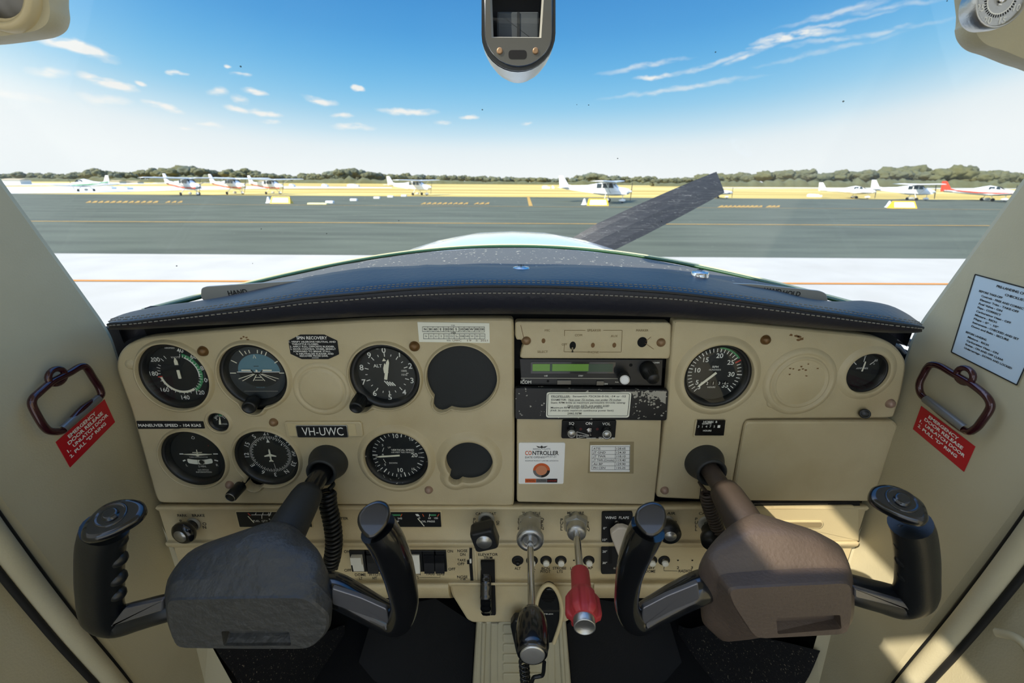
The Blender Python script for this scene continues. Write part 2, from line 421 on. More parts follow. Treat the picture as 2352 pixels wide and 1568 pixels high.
def chaikin(P, it=2, r=.0045):
    P = [Vector(p) for p in P]
    for _ in range(it):
        Q = []
        for i in range(len(P)):
            a, b = P[i], P[(i + 1) % len(P)]; k = min(.25, r / max(1e-6, (b - a).length)); Q += [a.lerp(b, k), a.lerp(b, 1 - k)]
        P = Q
    return P
class MB:
    def __init__(s): s.v = []; s.f = []; s.m = []; s.sm = []; s.X = None
    def add(s, vs, fs, m, smooth=False):
        o = len(s.v)
        if s.X is not None: vs = [s.X @ Vector(v) for v in vs]
        s.v.extend([tuple(v) for v in vs]); 
        for f in fs: s.f.append(tuple(i + o for i in f)); s.m.append(m); s.sm.append(smooth)
        return s
    def box(s, x0, x1, y0, y1, z0, z1, m):
        vs = [(x, y, z) for z in (z0, z1) for y in (y0, y1) for x in (x0, x1)]
        return s.add(vs, [(0, 2, 3, 1), (4, 5, 7, 6), (0, 1, 5, 4), (2, 6, 7, 3), (0, 4, 6, 2), (1, 3, 7, 5)], m)
    def flat(s, P, z, m):
        P = ccw(P); return s.add([(a, b, z) for a, b in P], [tuple(range(len(P)))], m)
    def strip(s, a, b, w, z, m):
        a = Vector(a); b = Vector(b); d = (b - a); n = Vector((-d.y, d.x)).normalized() * w / 2
        return s.flat([tuple(a - n), tuple(b - n), tuple(b + n), tuple(a + n)], z, m)
    def prism(s, P, z0, z1, m, bev=0.0, side=None, back=True):
        P = ccw(P); n = len(P); rings = [[(a, b, z0) for a, b in P]]
        if bev > 0:
            Q1 = inset(P, bev * .3); Q2 = inset(P, bev)
            rings += [[(a, b, z1 - bev) for a, b in P], [(a, b, z1 - bev * .3) for a, b in Q1], [(a, b, z1) for a, b in Q2]]
        else: rings += [[(a, b, z1) for a, b in P]]
        vs = [v for r in rings for v in r]; fs = []
        for k in range(len(rings) - 1):
            for i in range(n):
                j = (i + 1) % n; fs.append((k * n + i, k * n + j, (k + 1) * n + j, (k + 1) * n + i))
        s.add(vs, fs, side or m, False)
        s.add(rings[-1], [tuple(range(n))], m)
        if back: s.add(rings[0], [tuple(reversed(range(n)))], side or m)
        return s
    def loft(s, rings, m, closed=True, caps=(True, True), smooth=True):
        n = len(rings[0]); vs = [tuple(v) for r in rings for v in r]; fs = []
        for k in range(len(rings) - 1):
            for i in range(n if closed else n - 1):
                j = (i + 1) % n; fs.append((k * n + i, k * n + j, (k + 1) * n + j, (k + 1) * n + i))
        s.add(vs, fs, m, smooth)
        if closed and caps[0]: s.add(rings[0], [tuple(reversed(range(n)))], m)
        if closed and caps[1]: s.add(rings[-1], [tuple(range(n))], m)
        return s
    def lathe(s, prof, m, A=(0, 0, 0), d=(0, 0, 1), n=32, smooth=True, up=None):
        """prof: (distance along the axis, radius) pairs"""
        A = Vector(A); d = Vector(d).normalized()
        u = d.orthogonal().normalized() if up is None else (Vector(up) - d * d.dot(Vector(up))).normalized(); w = d.cross(u)
        rings = []
        for h, r in prof:
            r = max(r, 1e-6)
            rings.append([A + d * h + (u * cos(2 * pi * i / n) + w * sin(2 * pi * i / n)) * r for i in range(n)])
        return s.loft(rings, m, caps=(prof[0][1] > 1e-5, prof[-1][1] > 1e-5), smooth=smooth)
    def tube(s, path, r, m, n=10, closed=False, flat=1.0, up=None, caps=True):
        path = [Vector(p) for p in path]; k = len(path); rings = []
        rr = r if isinstance(r, (list, tuple)) else [r] * k
        T = []
        for i in range(k):
            a = path[(i - 1) % k] if (closed or i > 0) else path[i]; b = path[(i + 1) % k] if (closed or i < k - 1) else path[i]
            T.append((b - a).normalized())
        u = Vector(up) if up else T[0].orthogonal()
        for i in range(k):
            u = (u - T[i] * u.dot(T[i])).normalized(); w = T[i].cross(u)
            ri = rr[i]; ra, rb = ri if isinstance(ri, (list, tuple)) else (ri, ri * flat)
            rings.append([path[i] + u * cos(2 * pi * j / n) * ra + w * sin(2 * pi * j / n) * rb for j in range(n)])
        if closed: rings.append(rings[0])
        return s.loft(rings, m, caps=(caps and not closed, caps and not closed))
    def ball(s, c, r, m, n=16, sq=(1, 1, 1)):
        rings = []
        for i in range(1, n // 2):
            t = pi * i / (n // 2)
            rings.append([(c[0] + r * sq[0] * sin(t) * cos(2 * pi * j / n), c[1] + r * sq[1] * sin(t) * sin(2 * pi * j / n), c[2] - r * sq[2] * cos(t)) for j in range(n)])
        s.loft(rings, m, caps=(False, False))
        o = (c[0], c[1], c[2] - r * sq[2]); t = (c[0], c[1], c[2] + r * sq[2])
        s.add([o] + rings[0], [(0, (j + 1) % n + 1, j + 1) for j in range(n)], m, True)
        s.add([t] + rings[-1], [(0, j + 1, (j + 1) % n + 1) for j in range(n)], m, True)
        return s
    def text(s, t, x, y, h, m, w=None, rot=0.0, al='c', z=.0004, bold=0.0, maxw=None):
        vs, fs = text_geo(t, bold)
        if not vs: return s
        k = h / .70; xs = [a for a, b in vs]; x0, x1 = min(xs), max(xs)
        kx = k if w is None else w / max(x1 - x0, 1e-6)
        if maxw and (x1 - x0) * kx > maxw: kx = maxw / (x1 - x0)
        ox = {'c': (x0 + x1) / 2, 'l': x0, 'r': x1}[al]
        c, sn = cos(rot), sin(rot); out = []
        for a, b in vs:
            a = (a - ox) * kx; b = (b - .35) * k
            out.append((x + a * c - b * sn, y + a * sn + b * c, z))
        return s.add(out, fs, m)
    def holed(s, outer, holes, z, m):
        outer = ccw(outer); loops = [[Vector((a, b, 0)) for a, b in outer]] + [[Vector((a, b, 0)) for a, b in h] for h in holes]
        flatv = [v for l in loops for v in l]
        tris = tessellate_polygon(loops); fs = []
        for t in tris:
            a, b, c = (flatv[i] for i in t)
            if ((b - a).cross(c - a)).z < 0: t = (t[0], t[2], t[1])
            fs.append(tuple(t))
        return s.add([(v.x, v.y, z) for v in flatv], fs, m)
    def mesh(s, name):
        me = bpy.data.meshes.new(name); me.from_pydata(s.v, [], s.f)
        names = []
        for x in s.m:
            if x not in names: names.append(x)
        for x in names: me.materials.append(MATS[x])
        idx = {x: i for i, x in enumerate(names)}
        me.polygons.foreach_set('material_index', [idx[x] for x in s.m])
        me.polygons.foreach_set('use_smooth', s.sm)
        me.update()
        return me

def build(name, mb, fr=None, parent=None, label=None, cat=None, group=None, kind=None):
    o = bpy.data.objects.new(name, mb.mesh(name)); COL.objects.link(o)
    if parent is not None: o.parent = parent
    elif fr is not None: o.matrix_world = fr.M
    tag(o, label, cat, group, kind)
    return o
def tag(o, label=None, cat=None, group=None, kind=None):
    if label: o['label'] = label
    if cat: o['category'] = cat
    if group: o['group'] = group
    if kind: o['kind'] = kind
    return o
def thing(name, fr, label, cat, group=None):
    o = bpy.data.objects.new(name, None); COL.objects.link(o); o.empty_display_size = .01
    o.matrix_world = fr.M
    return tag(o, label, cat, group)
def struct(name, mb, fr=None, parent=None, label=None):
    o = build(name, mb, fr or WORLD, parent)
    if parent is None: o['kind'] = 'structure'
    if label: o['label'] = label
    return o
def dup(root, M, label=None, group=None):
    r = root.copy(); COL.objects.link(r); r.matrix_world = M
    if label: r['label'] = label
    if group: r['group'] = group
    for ch in list(root.children):
        c = ch.copy(); COL.objects.link(c); c.parent = r
        for g in ch.children:
            d = g.copy(); COL.objects.link(d); d.parent = c
    return r

# ================================================================ outside: the airfield
GX = Vector((cos(ROLL), 0, -sin(ROLL))); GYA = Vector((0, 1, 0))
G = Frame((0, 0, 0), GX, GYA)
def gp(px, py, h=0.0):
    q = G.p(px, py, h); return q
y_conc = gp(1176, 588).y; y_grass = gp(1000, 451).y
def ground(name, y0, y1, m, x=900, z=0.0, step=None):
    mb = MB(); mb.add([(-x, y0, z), (x, y0, z), (x, y1, z), (-x, y1, z)], [(0, 1, 2, 3)], m)
    return struct(name, mb, G)
ground('concrete_apron', -40, y_conc, 'concrete', 300)
ground('asphalt_taxiway', y_conc, y_grass, 'asphalt')
ground('grass_field', y_grass, 1400, 'grass', 1500)
# pale runway and track far out on the left, thinning towards the middle
def ground_poly(name, pts, m, z=.02):
    mb = MB(); mb.add([(gp(a, b).x, gp(a, b).y, z) for a, b in pts], [tuple(range(len(pts)))], m); return struct(name, mb, G)
ground_poly('runway_strip', [(-60, 429), (360, 428), (640, 427.5), (900, 430), (900, 432), (640, 433), (420, 437), (200, 443), (-60, 446)], 'road_white', .03)
ground_poly('far_track', [(-60, 421), (200, 421.0), (420, 422), (200, 425), (-60, 427)], 'road_white', .05)
ground_poly('gravel_verge', [(1600, 430.5), (2400, 432), (2400, 434.5), (1600, 432)], 'road_white', .05)
# painted lines
def line(name, a, b, w, m, label):
    A = gp(*a); B = gp(*b); mb = MB(); mb.strip((A.x, A.y), (B.x, B.y), w, .012, m)
    mb2 = MB(); mb2.add([v for v in mb.v], mb.f, m)
    return build(name, mb2, G, None, label, 'painted line')
line('taxiway_line', (-200, 507), (2500, 519.5), .28, 'line_yellow', 'long yellow painted line across the dark taxiway asphalt')
line('apron_line', (-300, 643), (2700, 655), .15, 'line_orange', 'orange painted line across the pale concrete apron nearest the windshield')
line('holding_line', (300, 468.5), (2300, 481.5), .20, 'line_yellow', 'thin faded yellow line near the far edge of the asphalt')
line('lead_in_line', (1213, 451), (1219, 473), .35, 'line_yellow', 'short yellow stub line running out to the grass edge')
random.seed(3)
def scrawl(px0, px1, py, label, n):
    mb = MB()
    for i in range(n):
        t = (i + .5) / n
        if n > 6 and i in (n - 4,): continue
        a = gp(px0 + (px1 - px0) * t - 4, py + 2.5); b = gp(px0 + (px1 - px0) * t + 5, py - 2.0)
        mb.strip((a.x, a.y), (b.x, b.y), .16 + .1 * random.random(), .014, 'line_yellow')
        c = gp(px0 + (px1 - px0) * t + 3, py + 2.0); mb.strip((b.x, b.y), (c.x, c.y), .12, .0142, 'line_yellow')
    build('painted_marking', mb, G, None, label, 'ground marking')
scrawl(966, 1124, 467, 'row of yellow painted ground letters on the asphalt left of the propeller', 13)
scrawl(1650, 1790, 474, 'smeared yellow ground letters on the asphalt right of the propeller tip', 14)
scrawl(196, 420, 463.5, 'faded orange ground letters on the far asphalt at the left', 16)

# ---- aircraft
def sup(hw, hh, x, zc, n=20, e=2.4):
    out = []
    for i in range(n):
        t = 2 * pi * i / n; c, s_ = cos(t), sin(t)
        out.append((x, hw * abs(c) ** (2 / e) * (1 if c >= 0 else -1), zc + hh * abs(s_) ** (2 / e) * (1 if s_ >= 0 else -1)))
    return out
def wing_mb(x0, x1, y0, y1, z0, z1, th, m, xr=0.0):
    """a tapered wing panel from root y0 to tip y1"""
    mb = MB(); rings = []
    for t in (0, .7, .97, 1.0):
        y = y0 + (y1 - y0) * t; z = z0 + (z1 - z0) * t; k = 1 if t < .8 else (.8 if t < .98 else .5)
        a = x0 + (x1 - x0) * (1 - k) * .5 * 0 ; lead = x1 - xr * t; trail = x0 + xr * t * .5
        c = lead - trail; q = th * (1 - .3 * t) * (k if t < .99 else .3)
        rings.append([(lead, y, z), (lead - c * .08, y, z + q * .5), (lead - c * .3, y, z + q * .65), (trail, y, z), (lead - c * .3, y, z - q * .35), (lead - c * .08, y, z - q * .35)])
    mb.loft(rings, m); return mb
def airplane(kind, label, M, body='plane_white', accent='plane_red', fin='plane_white', length=1.0):
    r = bpy.data.objects.new('light_airplane', None); COL.objects.link(r); r.matrix_world = M
    tag(r, label, 'airplane')
    hi = kind == 'high'
    mb = MB()
    if hi:
        st = [(2.15, .10, 1.12, .12), (2.05, .30, 1.13, .26), (1.6, .45, 1.13, .36), (.95, .52, 1.15, .44), (.6, .55, 1.28, .58), (.2, .56, 1.36, .66),
              (-.8, .55, 1.38, .64), (-1.6, .45, 1.38, .52), (-2.4, .32, 1.42, .34), (-4.0, .20, 1.50, .22), (-5.2, .09, 1.55, .16)]
    else:
        st = [(2.2, .10, 1.0, .12), (2.1, .30, 1.0, .26), (1.5, .44, 1.02, .34), (.8, .50, 1.06, .40), (.3, .54, 1.18, .54), (-.4, .54, 1.24, .60),
              (-1.1, .48, 1.2, .50), (-2.0, .36, 1.14, .36), (-3.6, .2, 1.16, .22), (-4.8, .08, 1.2, .14)]
    mb.loft([sup(a, b, x, z) for x, a, z, b in st], body); build('fuselage', mb, parent=r)
    # cheat line
    mb = MB()
    for sgn in (1, -1):
        for (xa, wa, za), (xb, wb, zb) in zip([(1.9, .36, 1.0), (.6, .56, 1.02), (-1.6, .47, 1.1), (-4.6, .16, 1.42)], [(.6, .56, 1.02), (-1.6, .47, 1.1), (-4.6, .16, 1.42), (-5.1, .1, 1.5)]):
            mb.add([(xa, sgn * (wa + .01), za), (xb, sgn * (wb + .01), zb), (xb, sgn * (wb + .01), zb - .12), (xa, sgn * (wa + .01), za - .16)], [(0, 1, 2, 3)], accent)
    build('side_stripe', mb, parent=r)
    # windows
    mb = MB()
    wz, wt = (1.48, 1.92) if hi else (1.38, 1.70)
    for sgn in (1, -1):
        y = sgn * (.555 if hi else .52)
        for xa, xb in ((.55, .0), (-.1, -.65), (-.75, -1.3)) if hi else ((.5, .0), (-.1, -.7)):
            mb.add([(xa, y, wz), (xb, y, wz), (xb + .04, y * .93, wt), (xa - .2 if xa > .4 else xa, y * .93, wt)], [(0, 1, 2, 3)], 'plane_glass')
    mb.add([(1.0, -.42, wz - .05), (1.0, .42, wz - .05), (.5, .42, wt + .03), (.5, -.42, wt + .03)], [(0, 1, 2, 3)], 'plane_glass')
    build('cabin_window', mb, parent=r)
    zw, zt = (2.06, 2.16) if hi else (.72, 1.02)
    for sgn in (1, -1): build('wing', wing_mb(-.85, .7, sgn * (.05 if hi else .4), sgn * 5.3, zw, zt, .2, body, .12), parent=r)
    tz = 1.52 if hi else 1.2; tx = -5.3 if hi else -4.9
    for sgn in (1, -1): build('tailplane', wing_mb(tx - .1, tx + .85, sgn * .05, sgn * 1.7, tz, tz, .09, body, .12), parent=r)
    mb = MB(); h = 2.72 if hi else 2.35
    P = [(tx - .25, tz - .1), (tx + .75, tz - .05), (tx + 1.5, tz + .12), (tx + .72, tz + .28), (tx + .12, h), (tx - .38, h)]
    rg = [[(a, s_ * .05, b) for a, b in P] for s_ in (1, -1)]
    mb.loft(rg, fin, smooth=False); build('tail_fin', mb, parent=r)
    if hi:
        for sgn in (1, -1):
            mb = MB(); mb.tube([(.25, sgn * .5, .95), (.15, sgn * 2.6, 2.05)], .045, body, 8); build('wing_strut', mb, parent=r)
    for x, y in ((-.25, 1.15), (-.25, -1.15), (1.45, 0)):
        mb = MB(); rw = .2 if y else .17
        mb.lathe([(-.07, rw * .6), (-.06, rw * .95), (0, rw), (.06, rw * .95), (.07, rw * .6)], 'tyre', (x, y, rw), (0, 1, 0), 16)
        o = build('wheel', mb, parent=r)
        mb = MB(); mb.loft([sup(.12 * k, .16 * k2, x + dx, rw + .07) for dx, k, k2 in ((-.42, .15, .2), (-.2, .8, .8), (.1, 1, 1), (.3, .5, .5))], body)
        build('wheel_fairing', mb, parent=o)
        mb = MB(); mb.tube([(x, y, rw), (x - .02, y * .35, .95)], .035, body, 6); build('gear_leg', mb, parent=r)
    mb = MB(); z = 1.13 if hi else 1.0
    mb.tube([(2.3, .25, z + .9), (2.3, 0, z), (2.3, -.25, z - .9)], [(.02, .04), (.03, .07), (.02, .04)], 'tyre', 8)
    mb.lathe([(0, .14), (.12, .12), (.25, .03), (.27, 0)], body, (2.12, 0, z), (1, 0, 0), 12)
    build('propeller', mb, parent=r)
    return r
def gM(px, py, head, s=1.0):
    p = G.M @ gp(px, py); return Matrix.Translation(p) @ Matrix.Rotation(radians(head), 4, 'Z') @ Matrix.Scale(s, 4)
airplane('high', 'white high-wing airplane parked nose right, nearest one, left of the propeller tip', gM(1398, 465, -24), accent='plane_white')
airplane('high', 'white high-wing airplane seen nose right in the middle of the far grass edge', gM(962, 448.5, -24), accent='plane_white')
airplane('high', 'largest of three red-bellied white airplanes with dark cabins, leftmost in the row', gM(440, 448.5, -28, 1.05), accent='plane_red')
airplane('high', 'middle one of three red-bellied white airplanes parked nose right in a row', gM(543, 446.5, -28, 1.05), accent='plane_red')
airplane('high', 'rightmost and smallest of three red-bellied airplanes, just behind the yellow sign', gM(630, 446, -28, 1.0), accent='plane_red')
airplane('low', 'white airplane with a green belly standing far out on the left grass', gM(196, 439.5, 168, 1.1), accent='plane_green')
airplane('low', 'small white and navy airplane half hidden behind the propeller tip', gM(1650, 455, -14, .75), accent='plane_navy')
airplane('low', 'white low-wing airplane on the grass edge right of the propeller', gM(1966, 456, -22, .95), accent='plane_white')
airplane('high', 'white high-wing airplane behind the right-hand pale yellow sign', gM(2098, 460, -14, .95), accent='plane_white')
airplane('low', 'airplane with a red tail fin and red belly beside the right pillar', gM(2272, 462, -20, 1.05), accent='plane_red', fin='plane_red')
# ---- wedge signs with white cones
def sign(pxa, pxb, py, label, face):
    c = gp((pxa + pxb) / 2, py); w = abs(gp(pxb, py).x - gp(pxa, py).x); h = .62
    fr = Frame(G.M @ c, GX, GYA); r = thing('apron_sign', fr, label, 'airfield sign')
    mb = MB(); a, b = -w / 2, w / 2; d = .35
    P = [(a, -d, 0), (b, -d, 0), (b, d, 0), (a, d, 0), (a + .12, 0, h), (b - .12, 0, h)]
    mb.add(P, [(0, 1, 5, 4), (1, 2, 5), (2, 3, 4, 5), (3, 0, 4), (0, 3, 2, 1)], 'sign_yellow'); build('sign_body', mb, parent=r)
    mb = MB(); mb.add([(a + .18, -d * .86 - .015, h * .14 ), (b - .18, -d * .86 - .015, h * .14), (b - .26, -d * .2 - .015, h * .82), (a + .26, -d * .2 - .015, h * .82)], [(0, 1, 2, 3)], face)
    build('sign_face', mb, parent=r)
def cone(px, py, label, group=None, s=1.0):
    c = gp(px, py); fr = Frame(G.M @ c, GX, GYA); mb = MB()
    mb.lathe([(0, .30 * s), (.05 * s, .30 * s), (.06 * s, .24 * s), (.5 * s, .09 * s), (.56 * s, .05 * s)], 'plane_white', n=14)
    return build('marker_cone', mb, fr, None, label, 'cone', group)
sign(622, 672, 467, 'yellow wedge sign with a pale face standing left on the asphalt', 'sign_pale')
sign(1349, 1396, 472, 'yellow-edged wedge sign in front of the nearest white airplane', 'paper_white')
sign(2045, 2097, 478, 'pale yellow-edged wedge sign on the asphalt near the right pillar', 'paper_white')
cone(618, 466, 'white cone beside the left yellow wedge sign'); cone(1342, 470, 'white cone beside the sign before the nearest airplane'); cone(2040, 476, 'white cone at the left end of the right-hand wedge sign')
for i, (x, y) in enumerate([(758, 466.5), (813, 461), (866, 456), (897, 453), (928, 451)]):
    c = gp(x, y); fr = Frame(G.M @ c, GX, GYA); mb = MB()
    mb.prism(rrect(-.38, -.2, .38, .2, .08), 0, .22, 'plane_white', .06)
    build('gable_marker', mb, fr, None, ['nearest', 'second nearest', 'middle', 'second farthest', 'farthest'][i] + ' of the white marker blocks curving across the asphalt', 'marker', 'white marker blocks on the asphalt')
mb = MB(); mb.prism(rrect(-.9, -.3, .9, .3, .1), 0, .12, 'sign_pale', .04); build('pale_marker', mb, Frame(G.M @ gp(731, 469), GX, GYA), None, 'flat pale yellow slab lying beside the white marker blocks', 'marker')
# far white sheds and vehicles beyond the grass
def shed(px, py, w, h, label, m='building_white', roof='roof_tan'):
    c = gp(px, py); k = (c.y / F); W = w * k; H = h * k; fr = Frame(G.M @ c, GX, GYA); r = thing('airfield_building', fr, label, 'building')
    mb = MB(); mb.box(-W / 2, W / 2, -2, 2, 0, H, m); build('wall', mb, parent=r)
    mb = MB(); mb.add([(-W / 2 - .3, -2.4, H), (W / 2 + .3, -2.4, H), (W / 2 + .3, 2.4, H), (-W / 2 - .3, 2.4, H), (-W / 2 - .3, 0, H * 1.3), (W / 2 + .3, 0, H * 1.3)], [(0, 1, 5, 4), (2, 3, 4, 5), (1, 2, 5), (3, 0, 4)], roof); build('roof', mb, parent=r)
shed(40, 423, 40, 9, 'long pale building at the far left foot of the trees')
shed(272, 421, 20, 5, 'small white shed behind the green-bellied airplane', 'building_white')
shed(310, 421, 26, 4, 'white shed right of the small one, under the left trees', 'building_white')
shed(612, 420.5, 26, 4, 'low tan-roofed hangar under the trees behind the three airplanes')
for i, (x, y, w) in enumerate([(672, 429, 9), (747, 429, 11), (812, 429, 24), (1254, 433, 17), (1270, 433, 5), (1870, 452, 20), (252, 434, 22), (288, 435, 22)]):
    c = gp(x, y); k = c.y / F; fr = Frame(G.M @ c, GX, GYA); mb = MB(); W = w * k
    P = [(-W / 2, 0), (W / 2, 0), (W / 2, 4 * k), (W * .2, 4.5 * k), (W * .12, 6 * k), (-W * .3, 6 * k), (-W / 2, 4.5 * k)]
    mb.loft([[(a, d, b) for a, b in P] for d in (-.8, .8)], 'plane_white', smooth=False)
    build('parked_vehicle', mb, fr, None, 'tiny white vehicle on the far grass, ' + ['left of the marker blocks', 'second right of the three airplanes', 'the long one third right of the three airplanes', 'just left of the nearest airplane tail', 'smallest, touching the nearest airplane tail', 'pale one left of the right low-wing airplane', 'just right of the green-bellied airplane', 'between the green-bellied and the first red-bellied airplane'][i], 'vehicle', 'white vehicles far out on the field')
# ---- tree belt
def crown_mesh(seed, m):
    random.seed(seed); bm = bmesh.new()
    for k in range(9):
        a = random.uniform(0, 2 * pi); r = random.uniform(0, .55); c = Vector((r * cos(a), r * sin(a) * .8, random.uniform(.38, .78)))
        q = bmesh.ops.create_icosphere(bm, subdivisions=3, radius=random.uniform(.2, .36))
        for v in q['verts']:
            v.co = v.co * (1 + .38 * noise.noise(v.co * 7 + Vector((seed, k, 0))) + .26 * noise.noise(v.co * 17)) ; v.co.z *= .75; v.co += c
    mb = MB(); bm.verts.ensure_lookup_table()
    mb.add([tuple(v.co) for v in bm.verts], [tuple(v.index for v in f.verts) for f in bm.faces], m, True); bm.free(); return mb
protos = []
for i, (sd_, m) in enumerate([(1, 'leaf_dark'), (2, 'leaf_olive'), (3, 'leaf_blue'), (4, 'leaf_dark'), (5, 'leaf_olive')]):
    cm = crown_mesh(sd_, m).mesh('crown'); t = MB(); t.tube([(0, 0, -.02), (.02, 0, .25), (-.02, .01, .5)], [.035, .028, .02], 'bark', 6); t.tube([(0, 0, .2), (.2, .05, .45)], [.02, .012], 'bark', 5); protos.append((cm, t.mesh('trunk')))
def top_px(x):
    """height of the tree line over its foot, in pixels of the photograph"""
    K = [(0, 10), (60, 13), (130, 12), (180, 11), (240, 20), (262, 16), (330, 12), (350, 19), (400, 20), (440, 26), (480, 24), (520, 16), (560, 20), (600, 18), (640, 13), (700, 12), (760, 16), (810, 22), (850, 16),
         (900, 14), (960, 13), (1010, 15), (1050, 13), (1100, 11), (1200, 11), (1280, 9), (1360, 17), (1440, 11), (1500, 13), (1560, 13), (1640, 18), (1720, 21), (1780, 24), (1830, 30), (1870, 22), (1920, 24), (1990, 28), (2040, 32), (2090, 30), (2130, 26), (2180, 34), (2230, 28), (2300, 22), (2400, 26)]
    for (a, p), (b, q) in zip(K, K[1:]):
        if a <= x <= b: return p + (q - p) * (x - a) / (b - a)
    return 12
random.seed(11); x = -40; k_ = 0
while x < 2400:
    kind = random.choice([0, 1, 2, 3, 4, 1, 0])
    hpx = max(9, top_px(x) * random.uniform(.78, 1.12)); far = random.uniform(330, 400) if x < 1500 else random.uniform(260, 320)
    base = G.M @ Vector(((x - CX) / F * far * .955 , far, 0)); hm = hpx / F * far * .94
    hm *= 1.45; w = hm * random.uniform(.9, 1.5)
    root = bpy.data.objects.new('tree', None); COL.objects.link(root); root.location = base; root.rotation_euler = (0, 0, random.uniform(0, 6.28)); root.scale = (w, w, hm)
    tag(root, 'dense grey-green tree in the belt along the far edge of the field', 'tree', 'trees along the horizon')
    for nm, me in zip(('crown', 'trunk'), protos[kind]):
        o = bpy.data.objects.new(nm, me); COL.objects.link(o); o.parent = root
    x += w / far * F * random.uniform(.33, .50)
# low scrub closing the foot of the belt
mb = MB(); random.seed(5); rings = []
for i in range(420):
    px = -60 + i * 6; far = 318 if px < 1500 else 252
    hm = top_px(max(0, px)) / F * far * 1.3 * (.42 + .25 * noise.noise(Vector((i * .35, 0, 0))) + .18 * noise.noise(Vector((i * 1.3, 4, 0))))
    b = Vector(((px - CX) / F * far * .955, far, 0)); rings.append([b + Vector((0, 6, -.2)), b + Vector((0, 5, hm * .8)), b + Vector((0, 3, hm)), b + Vector((0, .8, hm * .7)), b + Vector((0, 0, -.2))])
mb.loft(rings, 'leaf_olive', closed=False, smooth=True)
build('scrub_belt', mb, G, None, 'low olive scrub running along the foot of the tree belt', 'scrub', kind='stuff')

# ================================================================ the airplane we sit in
CR = Vector((0, 0, 2.1))      # cabin datum: the eye
def C(x, y, z): return Vector((x, y, z + 2.1))
# ---- windshield base line and pane
def z_base(x): return -.115 - .042 * (abs(x) / .47) ** 2
def y_glass(x, z):
    t = (z + .115) / .415; yc = .85 - .43 * t; ys = .507 - .34 * (z + .157)
    return yc - (yc - ys) * min(1, abs(x) / .48) ** 2.2
mb = MB(); nx, nz = 40, 16; rows = []
for j in range(nz + 1):
    row = []
    for i in range(nx + 1):
        x = -.48 + .96 * i / nx; zb = z_base(x); z = zb + (.30 - zb) * j / nz; row.append(C(x, y_glass(x, z), z))
    rows.append(row)
mb.loft(rows, 'windshield_glass', closed=False); struct('window_1', mb)
# base trims outside of the pane
mb = MB(); p1, p2 = [], []
for i in range(61):
    x = -.46 + .92 * i / 60; y = y_glass(x, z_base(x)); p1.append(C(x, y + .004, z_base(x) + .001)); p2.append(C(x * 1.01, y + .012, z_base(x) + .0015))
mb.tube(p1, .0028, 'trim_green', 8); mb.tube(p2, .003, 'trim_cream', 8); struct('trim_1', mb)
# ---- dashboard deck
mb = MB(); rows = []
for i in range(49):
    x = -.37 + .74 * i / 48; yb = y_glass(x, z_base(x)) - .002; y0 = min(.585, yb - .01); row = []
    for j in range(9):
        t = j / 8; y = y0 + (yb - y0) * t; za = -.112 - .035 * (abs(x) / .47) ** 2; row.append(C(x, y, za + (z_base(x) - .001 - za) * t + .002 * noise.noise(Vector((x * 12, y * 12, 0)))))
    rows.append(row)
mb.loft(rows, 'deck', closed=False); build('dashboard_deck', mb, WORLD, None, 'speckled grey deck between the leather glareshield and the windshield', 'dashboard')
# ---- cowling
mb = MB(); rings = []
for Y, hw, top, e in ((.83, .50, -.135, 2.6), (.95, .50, -.124, 2.6), (1.15, .47, -.123, 2.5), (1.35, .44, -.137, 2.4), (1.52, .40, -.160, 2.4), (1.64, .35, -.19, 2.3), (1.70, .30, -.23, 2.2), (1.72, .22, -.29, 2.0)):
    hh = .44 * (hw / .5); zc = top - hh; r = []
    for i in range(40):
        t = 2 * pi * i / 40; c, s_ = cos(t), sin(t)
        r.append(C(hw * abs(c) ** (2 / e) * (1 if c >= 0 else -1), Y, zc + hh * abs(s_) ** (2 / e) * (1 if s_ >= 0 else -1)))
    rings.append(r)
mb.loft(rings, 'cowl_white'); build('engine_cowling', mb, WORLD, None, 'glossy white engine cowling ahead of the windshield', 'engine cowling')
# ---- propeller
hub = C(0, 1.8, -.379); pr = thing('propeller', Frame(hub, (1, 0, 0), (0, 1, 0)), 'scratched black propeller blade rising to the right beyond the cowling', 'propeller')
tipd = (at(1655, 418, 1.8) - hub); tipd.y = 0; R_ = tipd.length; u = tipd.normalized(); v = Vector((-u.z, 0, u.x))
for sg in (1, -1):
    mb = MB(); rings = []
    for t, cw, tw, th in ((.05, .055, 55, .05), (.15, .06, 45, .045), (.28, .105, 32, .03), (.45, .125, 24, .02), (.62, .118, 19, .015), (.8, .105, 15, .012), (.93, .092, 12, .009), (.99, .084, 11, .006), (1.0, .082, 10, .004)):
        c = u * sg * R_ * t; a = radians(tw); cd = v * cos(a) + Vector((0, 1, 0)) * sin(a); nn = Vector((0, 1, 0)) * cos(a) - v * sin(a)
        off = 0
        rings.append([c + cd * cw * .5 * k + nn * th * h for k, h in ((-1, 0), (-.6, .5), (0, .8), (.6, .7), (1, 0), (.6, -.12), (0, -.2), (-.6, -.12))])
    mb.loft(rings, 'blade', smooth=False); build('blade', mb, parent=pr)
mb = MB(); mb.lathe([(-.07, .13), (0, .14), (.1, .12), (.2, .07), (.26, .01), (.262, 0)], 'cowl_white', (0, 0, 0), (0, 1, 0), 24); build('spinner', mb, parent=pr)

